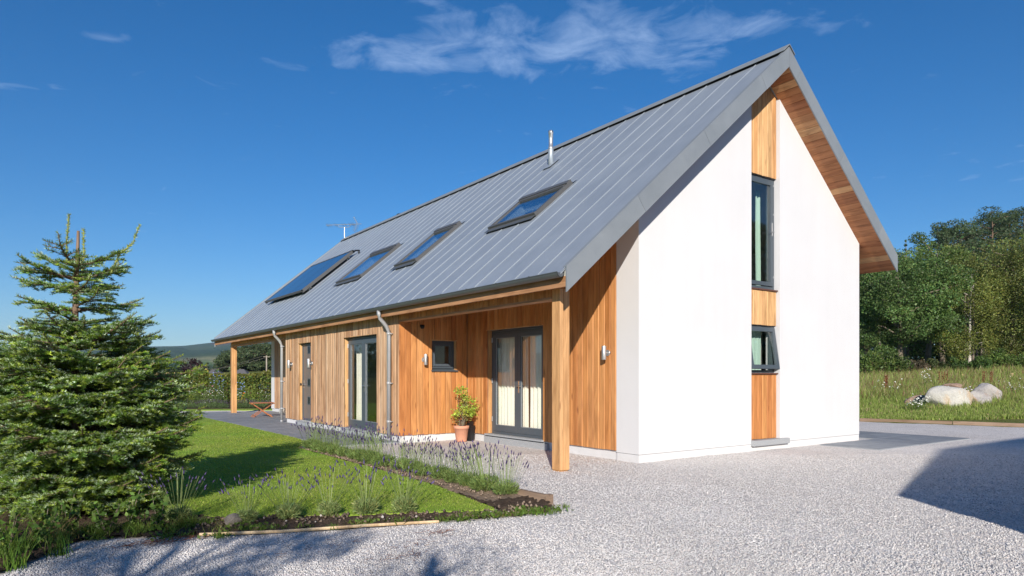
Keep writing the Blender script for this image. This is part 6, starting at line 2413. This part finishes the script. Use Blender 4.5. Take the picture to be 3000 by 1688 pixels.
tall_grass('long green grass tuft nearest the lower left corner', (-7.98, -1.62, 0), 70, 0.42, 91, (0.14, 0.22, 0.035))
tall_grass('long green grass tuft at the left edge under the fir', (-8.10, -1.15, 0), 80, 0.48, 92, (0.13, 0.21, 0.035))
tall_grass('dry brownish grass tuft under the fir', (-7.75, -0.95, 0), 90, 0.25, 93, (0.26, 0.19, 0.09))
tall_grass('short green grass tuft beside the gravel under the fir', (-7.68, -1.38, 0), 60, 0.24, 94, (0.12, 0.20, 0.035))
for i, (x, y, lab) in enumerate(((-7.78, -1.12, 'leafy nettle like weed under the fir left of the gravel'), (-7.33, -0.92, 'leafy weed at the gravel edge below the fir'), (-6.95, -0.98, 'leafy weed at the dark end of the front bed'), (-8.0, -1.38, 'leafy weed among the long grass at the lower left corner'), (-7.62, -0.80, 'tallest leafy weed in the shade under the fir'),
                                (-7.15, -0.75, 'leafy weed between the fir and the shaded lavender'), (-8.25, -0.9, 'leafy weed at the left edge under the fir'))):
    r = np.random.default_rng(500 + i)
    T = thing('leafy_weed', lab, 'weed', (x, y, 0.03), 0, 'leafy weeds under the fir')
    s_ = MB()
    P = []
    for k in range(6):
        a = r.uniform(0, 6.28)
        e = (math.cos(a) * .10, math.sin(a) * .10, r.uniform(.16, .34))
        s_.tube([(0, 0, 0), e], [0.004, 0.002], 4)
        for t in np.linspace(.3, 1, 6):
            P.append(np.array(e) * t + r.normal(0, .02, (3, 3)))
    s_.build('stem', M_GREYBARK, T)
    P = np.concatenate(P)
    V, F, C = leaves(P, 0.055, col_var((0.12, 0.20, 0.04), len(P), 510 + i), 520 + i, 0.6, 0.8)
    link('foliage', mk('foliage', V, F, M_LEAF, C), T)


def debris():
    r = np.random.default_rng(41)
    V, F = [], []
    for (cx, cy, n, sx, sy) in ((-6.98, -1.42, 160, .22, .06), (-4.95, -2.45, 26, .10, .05), (-5.60, -2.95, 26, .16, .07), (-5.35, -2.75, 12, .12, .05), (-5.95, -2.35, 12, .2, .1), (-1.1, 0.25, 60, .35, .12)):
        for _ in range(n):
            p = np.array([cx + r.normal(0, sx), cy + r.normal(0, sy), 0.022 + r.uniform(0, .012)])
            a = r.normal(0.3, .7)
            d = np.array([math.cos(a), math.sin(a), r.normal(0, .15)]) * r.uniform(.015, .05)
            s = np.array([-math.sin(a), math.cos(a), 0.3]) * 0.0022
            o = len(V)
            V += [p - d - s, p - d + s, p + d + s, p + d - s]
            F.append((o, o + 1, o + 2, o + 3))
    tag(link('dry_needle_litter', mk('dry_needle_litter', np.array(V), np.array(F), M_RUST)), 'rust coloured dry needles and twigs strewn on the gravel', 'litter', kind='stuff')
    V, F, C = [], [], []
    pts = []
    for _ in range(420):
        f = r.uniform()
        i = r.integers(0, 4)
        a = [(-6.29, -.95), (-5.5, -1.35), (-4.8, -1.75), (-4.05, -2.05)][i]
        pts.append((a[0] + r.normal(0, .3), a[1] + r.normal(0, .13)))
    for _ in range(260):
        f = r.uniform()
        pts.append((-3.68 + r.normal(0, .04), 4.8 - 6.3 * f))
    mb = MB()
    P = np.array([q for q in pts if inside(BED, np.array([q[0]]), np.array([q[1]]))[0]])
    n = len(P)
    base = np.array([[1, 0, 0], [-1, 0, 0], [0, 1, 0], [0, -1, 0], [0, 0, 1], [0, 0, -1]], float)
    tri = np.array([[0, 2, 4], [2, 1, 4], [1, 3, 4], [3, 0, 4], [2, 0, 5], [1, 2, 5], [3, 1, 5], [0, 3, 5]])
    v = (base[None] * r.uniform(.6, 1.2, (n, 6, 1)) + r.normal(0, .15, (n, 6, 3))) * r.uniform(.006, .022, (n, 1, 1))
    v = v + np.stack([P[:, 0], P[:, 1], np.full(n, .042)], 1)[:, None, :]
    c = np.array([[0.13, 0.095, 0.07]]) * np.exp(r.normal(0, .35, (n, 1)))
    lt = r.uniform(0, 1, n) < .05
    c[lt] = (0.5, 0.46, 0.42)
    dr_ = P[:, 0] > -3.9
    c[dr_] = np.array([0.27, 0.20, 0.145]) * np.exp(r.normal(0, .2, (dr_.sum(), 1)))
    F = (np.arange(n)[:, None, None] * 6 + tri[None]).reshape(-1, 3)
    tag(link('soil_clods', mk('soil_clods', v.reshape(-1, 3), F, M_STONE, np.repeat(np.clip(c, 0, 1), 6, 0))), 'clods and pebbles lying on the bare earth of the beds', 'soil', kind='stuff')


debris()

# ------------------------------------------------------------------ what stands behind the viewpoint and throws its shadow in
gx, gy = 0.27, -3.84
ze, za, hw = 2.4, 2.4 + 3.94, 6.08
bx, by = gx - ze * SDX, gy - ze * SDY
gar = thing('outbuilding', 'gabled outbuilding standing outside the photo at the right', 'building', (bx, by, 0))
MB().extrude([(0, 0, -0.2), (0, 0, ze - 0.05), (0, -hw, za - 0.1), (0, -2 * hw, ze - 0.05), (0, -2 * hw, -0.2)], (10.5, 0, 0)).build('wall', M_WEATH, gar)
MB().extrude([(-0.02, 0.05, ze), (-0.02, -hw, za), (-0.02, -hw, za - 0.1), (-0.02, 0.05, ze - 0.1)], (10.6, 0, 0)).build('roof', M_ZINC, gar)
MB().extrude([(-0.02, -2 * hw - 0.05, ze), (-0.02, -hw - 0.001, za), (-0.02, -hw - 0.001, za - 0.1), (-0.02, -2 * hw - 0.05, ze - 0.1)], (10.6, 0, 0)).build('roof', M_ZINC, gar)


def shadow_base(tx, ty, H):
    return (tx - H * SDX, ty - H * SDY, 0)


GB = 'trees standing behind the viewpoint'
build_conifer('pine_tree', 'young pine standing behind the viewpoint', shadow_base(-5.35, -3.05, 3.2), 3.3, 1.1, (0.05, 0.08, 0.035), 601, 'pine', group=GB, leaf=0.045, npc=120)
build_broadleaf('broadleaf_tree', 'loose branched tree behind the viewpoint at the left', shadow_base(-6.9, -2.0, 4.0), 4.5, 2.6, (0.06, 0.10, 0.03), 602, group=GB, nc=30, per=110, leaf=0.07, clump=0.10, zmin=0.6, zc=0.86, rz=0.16)
for i, (x, y, h, w) in enumerate(((24, -16, 10, 5.5), (30, -13, 11, 6), (20, -19, 9, 5.5), (37, -19, 13, 7), (28, -24, 13, 7))):
    build_conifer('pine_tree', ORDV[i] + ' pine standing outside the photo beyond the right edge', (x, y, 0), h, w, PINE, 610 + i, 'pine', group='pines outside the photo at the right', leaf=0.3)

# ------------------------------------------------------------------ air: far hills fade to blue
hm = bpy.data.materials.new('air')
hm.use_nodes = True
ht = hm.node_tree
ht.nodes.clear()
pv = ht.nodes.new('ShaderNodeVolumePrincipled')
pv.inputs['Color'].default_value = (0.62, 0.80, 1.0, 1)
pv.inputs['Density'].default_value = 0.00011
pv.inputs['Anisotropy'].default_value = 0.0
ho = ht.nodes.new('ShaderNodeOutputMaterial')
ht.links.new(pv.outputs[0], ho.inputs['Volume'])
tag(MB().box(-5200, 5200, -5200, 5200, -5, 290).build('haze', hm), 'thin blue summer haze filling the valley air', 'haze', kind='stuff')
